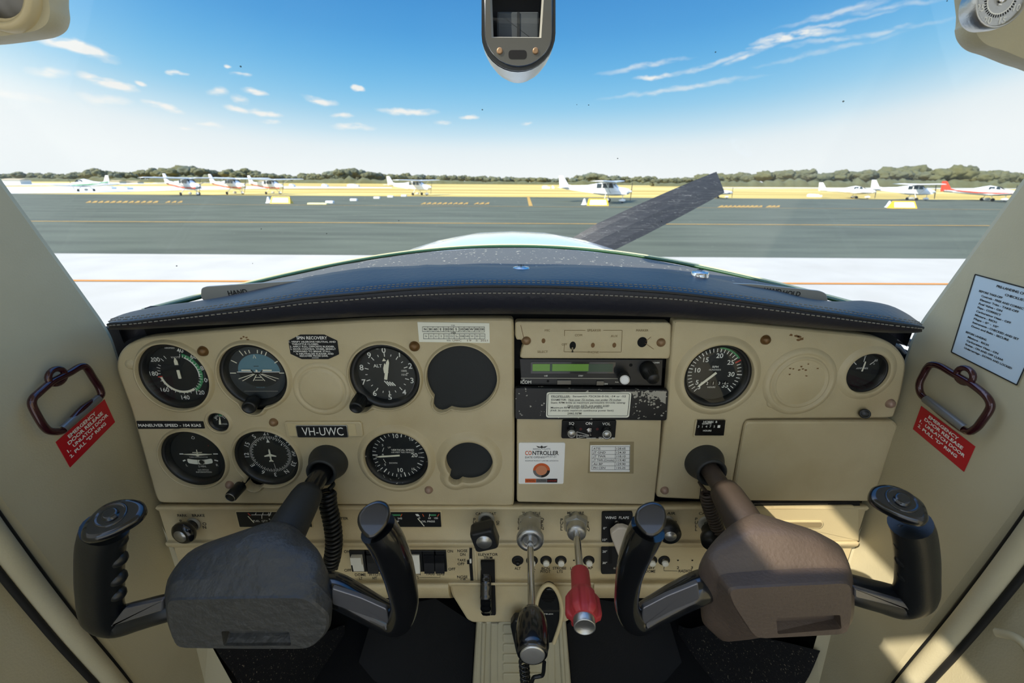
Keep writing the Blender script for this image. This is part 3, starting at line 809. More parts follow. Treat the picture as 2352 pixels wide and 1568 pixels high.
# ---- glareshield: leather pad lofted across the panel top
ST = [  # px, lip bottom, piping, rear edge, rear depth
 (250, 757, 744, 737, .475), (262, 757, 741, 729, .49), (300, 757, 738, 716, .50), (370, 753, 729, 702, .51), (460, 748, 717, 690, .52), (540, 744, 706, 676, .535), (620, 739, 695, 657, .55),
 (700, 734, 683, 637, .565), (760, 731, 677, 626, .575), (830, 727, 671, 616, .585), (920, 724, 663, 611, .59), (1010, 722, 658, 607, .59), (1100, 721, 655, 608, .59), (1200, 721, 655, 611, .59), (1300, 722, 657, 609, .59),
 (1400, 724, 661, 611, .59), (1500, 727, 667, 618, .59), (1570, 730, 673, 626, .585), (1640, 735, 681, 638, .57), (1700, 739, 689, 650, .56), (1780, 745, 700, 666, .545), (1850, 751, 710, 684, .53), (1920, 757, 720, 692, .525), (1980, 761, 729, 690, .52), (2040, 764, 738, 700, .51), (2080, 765, 744, 718, .50), (2105, 764, 748, 735, .49), (2118, 762, 751, 744, .475)]
EV = [(1200, 0)]
S_ = catmull([Vector(s[:3]).to_3d() for s in ST], 3); S2 = catmull([Vector((s[3], s[4], 0)) for s in ST], 3)
mb = MB(); rows = []; pipe = []; pipe2 = []; pipe0 = []
for i, (a, b) in enumerate(zip(S_, S2)):
    px, lip, pip = a; rear, yr = b.x, b.y
    rear = rear + (2.2 * noise.noise(Vector((px * .045, 1, 0))) + 1.2 * noise.noise(Vector((px * .15, 5, 0)))) * (1 if 700 < px < 1600 else 0)
    P = [at(px, lip - 4, .470), at(px, lip, .458), at(px, lip - (lip - pip) * .3, .447), at(px, lip - (lip - pip) * .7, .444), at(px, pip + 5, .4435), at(px, pip + 2, .4445), at(px, pip, .4475)]
    n = 8
    for k in range(1, n + 1):
        t = k / n; ry = pip + (rear - pip) * (t ** .85); Y = .4475 + (yr - .4475) * (t ** 1.35)
        P.append(at(px, ry, Y))
    q = P[-1]; P.append(q + Vector((0, .008, -.006))); P.append(q + Vector((0, .010, -.03)))
    rows.append(P)
    pipe.append(at(px, pip + 1.5, .4445)); pipe2.append(at(px, pip - 5, .4485) ); pipe0.append(at(px, pip + 17 * (lip - pip) / 66, .4425))
gs = thing('glareshield', WORLD, 'padded black leather glareshield along the top of the instrument panel', 'glareshield')
mb.loft(rows, 'leather', closed=False)
build('leather_pad', mb, parent=gs)
mb = MB(); sk = [[r[0] + Vector((0, -.002, .002)), Vector((r[0].x * .985, .505, r[0].z - .004)), Vector((r[0].x * .975, .512, 2.1 - .215))] for r, a in zip(rows, S_) if a.x < 2066]
mb.loft(sk, 'black_matte', closed=False); build('underside', mb, parent=gs)
mb = MB(); mb.tube([p + Vector((0, -.001, 0)) for p in pipe], .0016, 'leather_dark', 8); build('piping', mb, parent=gs)
def stitches(path, name, w=.0011):
    mb = MB(); L_ = 0; acc = []
    for a, b in zip(path, path[1:]):
        d = (b - a); n = max(1, int(d.length / .0042)); 
        for k in range(n):
            s0 = a + d * (k / n); s1 = a + d * ((k + .6) / n); mb.tube([s0, s1], w * .55, 'thread', 5)
    build(name, mb, parent=gs)
stitches([p + Vector((0, -.0016, -.0002)) for p in pipe0], 'lower_stitching')
stitches([p + Vector((0, -.0005, .0006)) for p in pipe2], 'upper_stitching', .0009)
stitches([p + Vector((0, .003, .0020)) for p in pipe2], 'rear_stitching', .0009)
for (px, py, Y, lb) in ((1197, 619, .565, 'silver cross-head screw pressed into the middle of the glareshield'), (1608, 629, .565, 'silver cross-head screw at the right rear of the glareshield')):
    q = at(px, py, Y); fr = Frame(q + Vector((0, 0, .002)), (1, 0, 0), (0, 1, 0)); t = thing('glareshield_screw', fr, lb, 'screw', 'glareshield screws')
    mb = MB(); mb.lathe([(-.006, .0105), (0, .0105), (.001, .0095), (.001, .0065)], 'chrome', n=28); build('cup_washer', mb, parent=t)
    mb = MB(); mb.lathe([(0, .0068), (.0012, .0064), (.002, .004), (.0022, 0)], 'alu', n=24); mb.box(-.004, .004, -.0007, .0007, .0032, .0037, 'black_void'); mb.box(-.0007, .0007, -.004, .004, .0032, .0037, 'black_void'); build('screw_head', mb, parent=t)
# ---- hand hold placards: metal strips on the cowl behind the glass
for side, (pts, Y, txt) in enumerate([([(462, 662), (472, 658), (640, 647), (740, 640), (740, 700), (600, 705), (466, 690), (461, 680)], .545, 'HAND HOLD'), ([(1640, 650), (1728, 652), (1885, 668), (1899, 675), (1902, 696), (1895, 700), (1730, 712), (1640, 705)], .545, 'HAND  HOLD')]):
    fr = PF(*( (600, 670) if side == 0 else (1760, 675)), Y); P = fr.poly(pts)
    t = thing('hand_hold_strip', fr, ['grey metal strip reading HAND HOLD behind the left end of the glareshield', 'grey metal strip reading HAND HOLD behind the right end of the glareshield'][side], 'metal strip')
    mb = MB(); mb.prism(round_poly(P, .004), -.003, 0, 'worn_metal', .0006); build('strip_plate', mb, parent=t)
    mb = MB()
    if side == 0:
        a = fr.p(546, 671); ang = .10
        mb.text('HAND', a.x, a.y, .0062, 'dark_print', rot=ang + pi * 0, bold=.02, w=.024, z=.0006)
    else:
        a = fr.p(1774, 667); mb.text('HAND', a.x, a.y, .0054, 'dark_print', rot=-.10, bold=.02, w=.022, z=.0006)
        a = fr.p(1818, 673); mb.text('HOLD', a.x, a.y, .0054, 'dark_print', rot=-.10, bold=.02, w=.022, z=.0006)
    build('lettering', mb, parent=t)

# ---- walls, door edges
def wall_poly(fr, pts, m, th=.012, name='wall_left', bulge=0):
    mb = MB(); mb.prism(pts, -th, 0, m, .0); return struct(name, mb, fr)
for side in (-1, 1):
    X = .47 * side
    fr = Frame(C(X, .45, -.3), (0, 1 if side < 0 else -1, 0), (0, 0, 1))
    sx = 1 if side < 0 else -1
    def W(y, z): return ((y - .45) * sx, z + .3)
    # pillar edge, panel edge, lower kick panel, door seam
    P = [W(.30, .30), W(.352, .30), W(.446, .010), W(.505, -.150), W(.511, -.172), W(.513, -.30), (W(.513, -.50)), W(.500, -.78), W(.415, -.78), W(.389, -.583), W(.341, -.288), W(.327, -.16), W(.300, .02)]
    # gently dished skin instead of a dead flat board
    P = round_poly(P, .012, 4); mb = MB()
    mb.prism(P, -.02, 0, 'cream_wall', .008); w = struct('wall_' + ('left' if side < 0 else 'right'), mb, fr)
    # lower bulge and kick pad
    # door edge bar and gasket
    a, b, c_ = C(X, .327, -.16), C(X, .341, -.288), C(X, .389, -.583); d_ = C(X, .42, -.80)
    path = catmull([C(X, .300, .02), a, b, C(X, .362, -.43), c_, d_], 6); off = Vector((-side * .002, -.0128, -.002))
    mb = MB(); mb.tube([p + off for p in path], [(.0098, .0090)] * len(path), 'cream_wall', 14, up=(0, 1, 0)); struct('trim_' + ('2' if side < 0 else '3'), mb)
    mb = MB(); mb.tube([p + Vector((-side * .0005, -.0005, 0)) for p in path], .0022, 'gasket', 8); mb.tube([p + Vector((-side * .001, -.0250, -.003)) for p in path], .0032, 'gasket', 8); struct('trim_' + ('4' if side < 0 else '5'), mb)
    # door skin behind
    def door_pt(y, z):
        d = .010 * math.exp(-((y - .22) / .06) ** 2) * (1 if z < -.3 else .6)
        return C(X - side * (-.004 + d + .006 * sin(z * 9 + y * 8)), y, z)
    rows = []
    for j in range(25):
        z = -.12 - .78 * j / 24; row = []
        yf = .327 + (.42 - .327) * min(1, max(0, (-.16 - z) / .64)) - .004
        for i in range(25):
            t = i / 24; row.append(door_pt(yf - (yf + .55) * t, z))
        rows.append(row)
    mb = MB(); mb.loft(rows, 'cream_wall', closed=False); door = struct('door_' + ('1' if side < 0 else '2'), mb)
# right door arm pad with a round pocket edge, only its rim shows
mb = MB(); mb.tube(catmull([on_plane(a, b, Vector((.455, 0, 0)), Vector((1, 0, 0))) for a, b in ((2290, 1452), (2330, 1462), (2362, 1490), (2378, 1540))], 6), .004, 'cream_wall', 8)
build('door_pocket_rim', mb, WORLD, None, 'curved cream pocket rim on the right door at the frame edge', 'door pocket')
# kick panels below the switch panel: carpeted bulkhead, floor and tunnel
mb = MB(); mb.box(-.50, .50, .80, .82, -.95 + 2.1, -.34 + 2.1, 'carpet_plain'); struct('wall_front', mb)
mb = MB(); mb.box(-.50, .50, .525, .80, -.345 + 2.1, -.335 + 2.1, 'black_void'); struct('wall_panel_shelf', mb)
for side in (-1, 1):
    mb = MB(); mb.box(side * .49 - .006, side * .49 + .006, .50, .82, -.97 + 2.1, -.20 + 2.1, 'carpet_plain'); struct('wall_footwell_' + ('left' if side < 0 else 'right'), mb)
mb = MB(); mb.box(-.56, .56, -.6, .87, -.97 + 2.1, -.95 + 2.1, 'carpet_plain'); struct('floor', mb)
for side in (-1, 1):
    a = [at(*p, Y) for p, Y in ((((478 if side < 0 else 1874), 1468), .50), (((545 if side < 0 else 1838), 1590), .50), (((790 if side < 0 else 1560), 1600), .70), (((790 if side < 0 else 1560), 1440), .74))]
    rows = []
    for j in range(13):
        t = j / 12; row = []
        for i in range(17):
            s_ = i / 16; q = (a[0] * (1 - s_) + a[3] * s_) * (1 - t) + (a[1] * (1 - s_) + a[2] * s_) * t
            q = q + Vector((0, .02 * noise.noise(q * 9), .01 * noise.noise(q * 12))); row.append(q)
        rows.append(row)
    mb = MB(); mb.loft(rows, 'carpet', closed=False)
    build('side_carpet', mb, WORLD, None, ('black looped carpet behind the left control yoke' if side < 0 else 'black looped carpet behind the right control yoke'), 'carpet')
    # cream foot well liner outside of the carpet
    ys = .498; x0 = a[0].x; rows = [[a[0] + Vector((0, .0, .12)), C(side * .478, .49, -.36)], [a[0], C(side * .478, .49, -.45)], [a[1], C(side * .478, .47, -.78)]]
    mb = MB(); mb.loft(rows, 'cream_wall', closed=False, smooth=False); struct('wall_kick_' + ('left' if side < 0 else 'right'), mb)
# dark padded knee covers either side of the tunnel
for side in (-1, 1):
    mb = MB(); pts = [((1000, 1374), .60), ((1092, 1434), .60), ((1080, 1600), .56), ((800, 1600), .66), ((860, 1400), .70)] if side < 0 else [((1360, 1374), .60), ((1302, 1434), .60), ((1316, 1600), .56), ((1590, 1600), .66), ((1530, 1400), .70)]
    q = [at(*p, Y) for p, Y in pts]; c = sum(q, Vector()) / 5 + Vector((0, -.015, 0)); mb.add(q + [c] + [p + Vector((0, .05, 0)) for p in q], [(i, (i + 1) % 5, 5) for i in range(5)] + [(i, (i + 1) % 5, (i + 1) % 5 + 6, i + 6) for i in range(5)], 'carpet_plain', True)
    build('tunnel_carpet', mb, WORLD, None, ('smooth black carpet left of the centre tunnel' if side < 0 else 'smooth black carpet right of the centre tunnel'), 'carpet')
# tunnel
t = thing('centre_tunnel', PF(1200, 1500, .52), 'cream centre tunnel with a ribbed cover below the pedestal', 'tunnel'); fr = PF(1200, 1500, .52)
mb = MB(); mb.prism(fr.poly([(1094, 1425), (1300, 1425), (1316, 1620), (1082, 1620)]), -.06, 0, 'cream_wall', .006); build('tunnel_body', mb, parent=t)
mb = MB(); 
for a, b in (((1112, 1425), (1106, 1620)), ((1286, 1425), (1298, 1620))):
    p, q = fr.p(*a), fr.p(*b); mb.tube([(p.x, p.y, .001), (q.x, q.y, .001)], .0035, 'cream_wall', 8)
build('side_bead', mb, parent=t)
mb = MB(); mb.prism(fr.poly([(1128, 1425), (1272, 1425), (1276, 1620), (1126, 1620)]), 0, .006, 'cream_wall', .002)
P = fr.poly([(1143, 1425), (1257, 1425), (1259, 1566), (1143, 1566)], .006)
mb.prism(round_poly(P, .008), .006, .0085, 'cream_wall', .001)
for py in (1441, 1463, 1485, 1508, 1530, 1552):
    p, q = fr.p(1155, py - 9, .0085), fr.p(1247, py + 9, .0085); mb.prism(rrect(p.x, q.y, q.x, p.y, .0035), .0085, .0115, 'cream_wall', .0012)
build('ribbed_cover', mb, parent=t)
# closing structure behind the panel
mb = MB(); mb.box(-.492, .466, .520, .530, -.50 + 2.1, -.166 + 2.1, 'black_void'); mb.box(-.43, .43, .515, .525, -.175 + 2.1, -.14 + 2.1, 'black_void'); struct('wall_panel_backing', mb)
# bracket and sliver at the right end of the panel
mb = MB(); mb.tube([at(2000, 775, .53), at(2060, 800, .53), at(2098, 850, .52)], .006, 'black_plastic', 8); mb.tube([at(2030, 770, .54), at(2100, 790, .54)], .005, 'black_plastic', 8)
build('glareshield_bracket', mb, WORLD, None, 'dark bracket in the gap between panel and right pillar', 'bracket')

# ---- the cabin's own roof, wings and rear walls, out of the picture; two left roof openings are added, shaped to cast the sun patches
mb = MB(); Z0, Z1 = .30 + 2.1, .325 + 2.1
for a, b, c, d in ((-.27, .52, -.36, .36), (-.52, -.27, .012, .36), (-.52, -.43, -.13, .012), (-.52, -.27, -.165, -.13), (-.52, -.39, -.36, -.165), (-.39, -.285, -.36, -.31), (-.285, -.27, -.36, -.165)): mb.box(a, b, c, d, Z0, Z1, 'cream_wall')
struct('ceiling', mb)
for side in (-1, 1):
    mb = MB(); x0, x1 = sorted((side * .52, side * 5.0)); mb.box(x0, x1, -1.15, .20, Z0 + .02, Z1 + .12, 'plane_white'); struct('wing_slab_' + ('left' if side < 0 else 'right'), mb)
    mb = MB(); x0, x1 = sorted((side * .50, side * .52)); mb.box(x0, x1, -1.2, -.42, -.97 + 2.1, .30 + 2.1, 'cream_wall'); struct('wall_rear_' + ('left' if side < 0 else 'right'), mb)

# ================================================================ instrument panel
def pol(a, r, cx=0, cy=0): a = radians(a); return (cx + r * sin(a), cy + r * cos(a))
def tick(mb, a, r0, r1, w, m, z, cx=0, cy=0): mb.strip(pol(a, r0, cx, cy), pol(a, r1, cx, cy), w, z, m)
def arc(mb, a0, a1, r, w, m, z, n=24, cx=0, cy=0):
    for i in range(n):
        p = a0 + (a1 - a0) * i / n; q = a0 + (a1 - a0) * (i + 1) / n
        A = [pol(p, r - w / 2, cx, cy), pol(p, r + w / 2, cx, cy), pol(q, r + w / 2, cx, cy), pol(q, r - w / 2, cx, cy)]
        mb.flat(A, z, m)

class Hole:
    def __init__(s, x0, x1, y0, y1, lobes=(), so=.005, hgt=.0045, groove=0):
        s.fr = PF((x0 + x1) / 2, (y0 + y1) / 2)
        a = s.fr.p(x0, (y0 + y1) / 2).x; b = s.fr.p(x1, (y0 + y1) / 2).x; c = s.fr.p((x0 + x1) / 2, y0).y; d = s.fr.p((x0 + x1) / 2, y1).y
        s.R = ((b - a) / 2 * .6 + (c - d) / 2 * .4); s.cy = (c + d) / 2; s.fr = Frame(s.fr.O + Vector((0, 0, s.cy)), (1, 0, 0), (0, 0, 1))
        s.lobes = lobes; s.so = so; s.hgt = hgt
    def shape(s, off=0.0, n=72, lobes=True):
        out = []
        for i in range(n):
            a = 2 * pi * i / n; r = s.R + off
            if lobes:
                for la, ld, lr in s.lobes:
                    dl = radians(90 - la); q = lr + off; k = q * q - (ld * sin(a - dl)) ** 2
                    if k > 0 and cos(a - dl) > 0: r = max(r, ld * cos(a - dl) + sqrt(k))
            out.append((r * cos(a), r * sin(a)))
        return out
def panel_cover(name, fr, outline, holes, label, cat, m='cream', th=.012, bev=.003, flush=()):
    P = ccw(round_poly(outline, .003)) if not isinstance(outline[0], tuple) else ccw(outline)
    mb = MB(); n = len(P); Q1, Q2 = inset(P, bev * .3), inset(P, bev)
    rings = [[(a, b, -th) for a, b in P], [(a, b, -bev) for a, b in P], [(a, b, -bev * .3) for a, b in Q1], [(a, b, 0) for a, b in Q2]]
    vs = [v for r in rings for v in r]; fs = [(k * n + i, k * n + (i + 1) % n, (k + 1) * n + (i + 1) % n, (k + 1) * n + i) for k in range(3) for i in range(n)]
    mb.add(vs, fs, m, True)
    hp = []
    for h in holes:
        o = fr.loc(h.fr.O); hp.append([(a + o.x, b + o.y) for a, b in h.shape(h.so)])
    mb.holed(Q2, hp, 0, m)
    for h in holes:
        o = fr.loc(h.fr.O); rr = []
        for off, z in ((h.so, 0), (h.so * .8, h.hgt * .25), (h.so * .5, h.hgt * .9), (h.so * .25, h.hgt), (.0006, h.hgt), (0, h.hgt - .0006), (0, -.010)):
            rr.append([(a + o.x, b + o.y, z) for a, b in h.shape(off)])
        mb.loft(rr, m, caps=(False, False))
    return build(name, mb, fr, None, label, cat)

H = {}
H['asi'] = Hole(317, 484, 790, 937, so=.0046)
H['ai'] = Hole(502, 663, 791, 932, [(192, .036, .014)], so=.0046)
H['alt'] = Hole(802, 966, 790, 937, [(222, .046, .011)], so=.0034)
H['blk1'] = Hole(980, 1142, 792, 939, [(217, .042, .0105)], so=.0034)
H['tc'] = Hole(368, 522, 991, 1112, so=.0038)
H['hi'] = Hole(536, 690, 990, 1111, [(212, .044, .010)], so=.0038)
H['vsi'] = Hole(837, 985, 991, 1114, so=.009, hgt=.005)
H['blk2'] = Hole(1023, 1133, 1012, 1102, [(217, .030, .0085)], so=.012, hgt=.0058)
H['suc'] = Hole(477, 527, 948, 990, so=.004, hgt=.002)
LPF = PF(720, 950)
LO = [(1170, 731), (1177, 733), (1181, 742), (1182, 1000), (1181, 1158), (1177, 1163), (800, 1160), (372, 1156), (363, 1152), (356, 1140), (300, 940), (266, 850), (267, 826), (276, 804), (300, 785), (335, 774), (480, 760), (660, 746), (840, 735), (1000, 731)]
def edge_poly(fr, pts): return [tuple(v) for v in chaikin(fr.poly(pts), 2, .006)]
panel_cover('instrument_panel_cover', LPF, edge_poly(LPF, LO), [H[k] for k in ('asi', 'ai', 'alt', 'blk1', 'tc', 'hi', 'vsi', 'blk2', 'suc')], 'large cream plastic cover carrying the flight instruments on the left', 'panel')

H['tach'] = Hole(1569, 1728, 791, 934, so=.010, hgt=.0045); H['amp'] = Hole(1942, 2041, 811, 901, so=.009, hgt=.003)
RPF = PF(1800, 900)
RO = [(1550, 733), (1700, 741), (1850, 755), (1990, 769), (2030, 778), (2060, 796), (2080, 822), (2083, 845), (2070, 910), (2057, 950), (2052, 961), (1725, 963), (1714, 966), (1708, 975), (1684, 1107), (1676, 1149), (1600, 1148), (1512, 1144), (1508, 1138), (1528, 960), (1545, 742)]
panel_cover('instrument_panel_cover', RPF, edge_poly(RPF, RO), [H['tach'], H['amp']], 'cream plastic cover around the tachometer and ammeter on the right', 'panel')

# raised dishes and blank discs moulded into the covers
def dish(x0, x1, y0, y1, prof, nm, label, lobe=None):
    h = Hole(x0, x1, y0, y1); mb = MB()
    mb.lathe([(z, h.R * k) for k, z in prof], 'cream', n=64)
    if lobe: mb.ball((lobe[0] * h.R, lobe[1] * h.R, 0), h.R * lobe[2], 'cream', 16, (1, 1, .25))
    build(nm, mb, h.fr, None, label, 'blanking plate')
dish(672, 806, 833, 952, [(1.0, .0001), (.95, .0016), (.88, .0022), (.84, .0016), (.80, .0003), (.77, .0012), (.72, .0022), (.68, .0025), (0, .0025)][0:], 'blanking_plate', 'round cream blanking disc between attitude indicator and altimeter', (-.62, -.62, .14))
dish(1755, 1919, 795, 954, [(1.0, .0001), (.95, .0022), (.88, .0034), (.84, .0034), (.80, .0010), (.76, .0012), (.73, .0040), (.70, .0042), (.66, .0020), (.64, .0022), (0, .0022)], 'blanking_plate', 'round scuffed cream blanking disc between tachometer and ammeter', (-.62, -.62, .17))
# worn chips
random.seed(9)
def chips(fr_, cx, cy, sp, n, s, nm, label):
    fr = PF(cx, cy); mb = MB()
    for i in range(n):
        a = random.uniform(0, 6.28); q = fr.p(cx + random.gauss(0, sp), cy + random.gauss(0, sp * .7), .0045 if nm == 'disc' else .0003)
        P = [(q.x + random.uniform(.4, 1) * s * cos(t) * 1.6, q.y + random.uniform(.4, 1) * s * sin(t)) for t in [k * 6.28 / 7 for k in range(7)]]
        mb.flat(P, .0026 if nm == 'disc' else .0003, 'stain')
    build('paint_chips', mb, fr, None, label, 'worn spot')
chips(0, 1842, 848, 11, 10, .0013, 'disc', 'brown worn spots in the middle of the right blanking disc')
chips(0, 1832, 772, 7, 5, .0022, 'p', 'brown worn spot on the panel above the right blanking disc')
chips(0, 556, 774, 8, 4, .0014, 'p', 'dark scuff on the panel above the attitude indicator')

# ---- instruments
def gauge(key, name, label, art, zf=-.009, bez='black_plastic', face='dial_black', rim=.0045, knob=None, glass=True, pointer=None):
    h = H[key]; fr = h.fr; R = h.R; r = thing(name, fr, label, 'instrument')
    mb = MB(); mb.lathe([(-.022, R * 1.0), (-.0015, R * .999), (-.0006, R * .985), (-.0012, R - rim), (zf + .0008, R - rim - .0016), (zf - .0002, R - rim - .002)], bez, n=64)
    if h.lobes: mb.flat([(a, b) for a, b in h.shape(0)], zf - .004, bez)
    build('bezel', mb, parent=r)
    mb = MB(); mb.flat(circ(R - rim * .4, 64), zf, face); art(mb, R - rim - .002, zf); build('dial_face', mb, parent=r)
    if pointer:
        mb = MB(); pointer(mb, R - rim - .002, zf); build('pointer', mb, parent=r)
    if glass:
        mb = MB(); mb.flat(circ(R - rim * .8, 48), -.0022, 'instrument_glass'); build('cover_glass', mb, parent=r)
    return r, R
def needle(mb, a, r0, r1, w, m, z, tip=.25, cx=0, cy=0):
    d = Vector(pol(a, 1)); n = Vector((-d.y, d.x)); c = Vector((cx, cy))
    P = [c + d * r0 + n * w / 2, c + d * r0 - n * w / 2, c + d * (r1 - (r1 - r0) * tip) - n * w / 2, c + d * r1 - n * w * .08, c + d * r1 + n * w * .08, c + d * (r1 - (r1 - r0) * tip) + n * w / 2]
    mb.prism([(p.x, p.y) for p in P], z, z + .0006, m)

def art_asi(mb, R, z):
    q = z + .0002; A = {40: 14, 60: 44, 80: 76, 100: 105, 120: 142, 140: 181, 160: 228, 180: 271, 200: 307}
    ks = sorted(A)
    for a, b in zip(ks, ks[1:]):
        for i in range(4 if a < 200 else 1):
            t = A[a] + (A[b] - A[a]) * i / 4; tick(mb, t, R * .63, R * (.75 if i % 2 == 0 else .72), .0007, 'white_print', q + .0003)
    for t in (318, 330): tick(mb, t, R * .63, R * .75, .0008, 'white_print', q)
    for k in ks: x, y = pol(A[k], R * .87); mb.text(str(k), x, y, .0054, 'white_print', z=q, bold=.01)
    arc(mb, 18, 146, R * .72, .0038, 'green_print', q + .0001); arc(mb, 25, 100, R * .650, .0018, 'white_print', q); arc(mb, 146, 262, R * .66, .0028, 'cream_pointer', q + .0001)
    tick(mb, 262, R * .6, R * .76, .0014, 'red_print', q + .0004)
    mb.text('KNOTS', 0, R * .60, .0022, 'white_print', z=q); mb.text('AIRSPEED', -.004, R * .93, .002, 'white_print', z=q)
def ptr_asi(mb, R, z): needle(mb, 0, R * .34, R * .60, .0042, 'cream_pointer', z + .001, .5); mb.prism(rrect(-.0017, -.0055, .0017, .0055, .0006), z + .001, z + .0018, 'cream_pointer')
gauge('asi', 'airspeed_indicator', 'round airspeed indicator with green and white arcs at the top left of the panel', art_asi, pointer=ptr_asi)

def art_ai(mb, R, z):
    q = z + .0002
    mb.flat(circ(R * .995, 64), z + .00005, 'dial_grey')
    P = [pol(a, R * .66, .002, .002) for a in range(-90, 91, 6)]; P = [(x * 1.12, y * 1.02 - .0005) for x, y in P]
    mb.flat(P, q, 'dial_blue'); P = [pol(a, R * .66, .002, .002) for a in range(90, 271, 6)]; P = [(x * 1.12, y * .9 + .0) for x, y in P]
    mb.flat(P, q, 'dial_black'); mb.strip((-R * .72, .0014), (R * .78, .0014), .0009, q + .0002, 'white_print')
    for a in (-60, -90, -30, -20, -10, 10, 20, 30, 60, 90): tick(mb, a, R * (.76), R * (.97 if abs(a) % 30 == 0 else .88), .0011, 'cream_pointer', q + .0002)
    tri = [pol(-6, R * .56), pol(6, R * .56), pol(0, R * .70)]; mb.flat(tri, q + .0003, 'cream_pointer'); mb.flat([(x * .6, y * .93 + .001) for x, y in tri], q + .0004, 'dial_blue')
    for x in (-1, 1):
        mb.strip((x * .007, .004), (x * .018, .004), .0017, q + .0012, 'cream_pointer'); mb.strip((x * .0022, -.001), (x * .007, .004), .0012, q + .001, 'black_plastic')
        for b, e in ((.006, .020), (.010, .024), (.002, .007)): mb.strip((x * b * .5, -.001), (x * e, -R * .30 if b < .01 else -R * .22), .0008, q + .0004, 'cream_pointer')
    mb.strip((-.0022, -.001), (.0022, -.001), .001, q + .001, 'black_plastic'); mb.flat(circ(.0013, 12, 0, .0036), q + .0014, 'cream_pointer')
    for y, w in ((.009, .003), (-.0055, .0035), (-.009, .005)): mb.strip((-w, y), (w, y), .0007, q + .0004, 'cream_pointer' if y < 0 else 'black_plastic')
    mb.text('VACUUM', 0, -R * .55, .0018, 'dial_blue', z=q + .0003); mb.strip((-R * .6, -R * .70), (R * .6, -R * .70), .0005, q + .0004, 'worn_metal')
gauge('ai', 'attitude_indicator', 'round attitude indicator with blue sky half and small orange-white wings', art_ai)

def art_alt(mb, R, z):
    q = z + .0002
    for i in range(10):
        a = i * 36 - 2; tick(mb, a, R * .66, R * .80, .0010, 'white_print', q); tick(mb, a + 18, R * .69, R * .77, .0008, 'white_print', q)
        x, y = pol(a, R * .91); mb.text(str(i), x, y, .0070, 'white_print', z=q + .0001, bold=.012)
    mb.text('ALT', -.010, .0105, .0040, 'white_print', z=q, bold=.01)
    mb.text('1005', R * .62, .004, .0026, 'white_print', z=q); mb.text('1010', R * .62, -.001, .0026, 'white_print', z=q)
    mb.text('100', -.009, R * .97, .0022, 'white_print', z=q); mb.text('FEET', .010, R * .97, .0022, 'white_print', z=q)
    for k in range(4): mb.strip((-.004 + k * .0030, -.009 - k * .0006), (.0012 + k * .0026, -.0155), .0013, q, 'white_print')
def ptr_alt(mb, R, z):
    needle(mb, 11, -.006, R * .60, .0036, 'cream_pointer', z + .003, .15)
    needle(mb, -4, .002, R * .42, .0052, 'cream_pointer', z + .0015, .5); d = [pol(-12, R * .52), pol(4, R * .52), pol(-4, R * .62)]; mb.prism(d, z + .0015, z + .002, 'cream_pointer')
gauge('alt', 'altimeter', 'round altimeter numbered 0 to 9 in the upper row', art_alt, pointer=ptr_alt, bez='black_plastic', rim=.006)

def art_tc(mb, R, z):
    q = z + .0002
    mb.strip((-.024, .001), (-.019, .001), .0015, q, 'white_print'); mb.strip((.019, .001), (.025, .001), .0015, q, 'white_print')
    mb.strip((-.022, -.0095), (-.0185, -.008), .0018, q, 'white_print'); mb.strip((.0185, -.008), (.023, -.0095), .0018, q, 'white_print')
    mb.text('L', -.0185, -.0155, .0036, 'white_print', z=q); mb.text('R', .0205, -.0155, .0036, 'white_print', z=q)
    mb.text('TURN COORDINATOR', 0, -.0030, .0016, 'white_print', z=q + .001); mb.text('2 MIN.', 0.001, -.0175, .0026, 'white_print', z=q)
    mb.text('NO PITCH', 0.001, -.0230, .0021, 'white_print', z=q); mb.text('INFORMATION', 0.001, -.0262, .0021, 'white_print', z=q)
    P = [(-.016, -.0055), (-.008, -.0072), (0, -.0078), (.008, -.0072), (.016, -.0055), (.016, -.0125), (.008, -.0140), (0, -.0145), (-.008, -.0140), (-.016, -.0125)]
    mb.flat(round_poly(P, .0025), q + .0002, 'paper'); mb.flat(circ(.0032, 20, .002, -.0108), q + .0006, 'black_plastic')
    for x in (-.0026, .0056): mb.strip((x, -.0072), (x, -.0140), .0004, q + .0008, 'dark_print')
    mb.text('D', -.001, R * .72, .0042, 'white_print', z=q, rot=-.5); mb.text('a', .0155, R * .40, .002, 'red_print', z=q)
def ptr_tc(mb, R, z):
    mb.prism([(-.018, .0010), (-.003, -.0004), (.003, -.0004), (.018, .0010), (.018, .0016), (.003, .0022), (-.003, .0022), (-.018, .0016)], z + .001, z + .0016, 'cream_pointer')
    mb.prism(circ(.0022, 14, 0, .0006), z + .0012, z + .002, 'cream_pointer'); mb.prism([(-.006, .0036), (.006, .0036), (.006, .0043), (-.006, .0043)], z + .001, z + .0016, 'cream_pointer'); mb.prism([(-.0005, .002), (.0005, .002), (.0005, .008), (-.0005, .008)], z + .001, z + .0016, 'cream_pointer')
gauge('tc', 'turn_coordinator', 'round turn coordinator with a tiny wing silhouette and slip ball, bottom left', art_tc, pointer=ptr_tc)

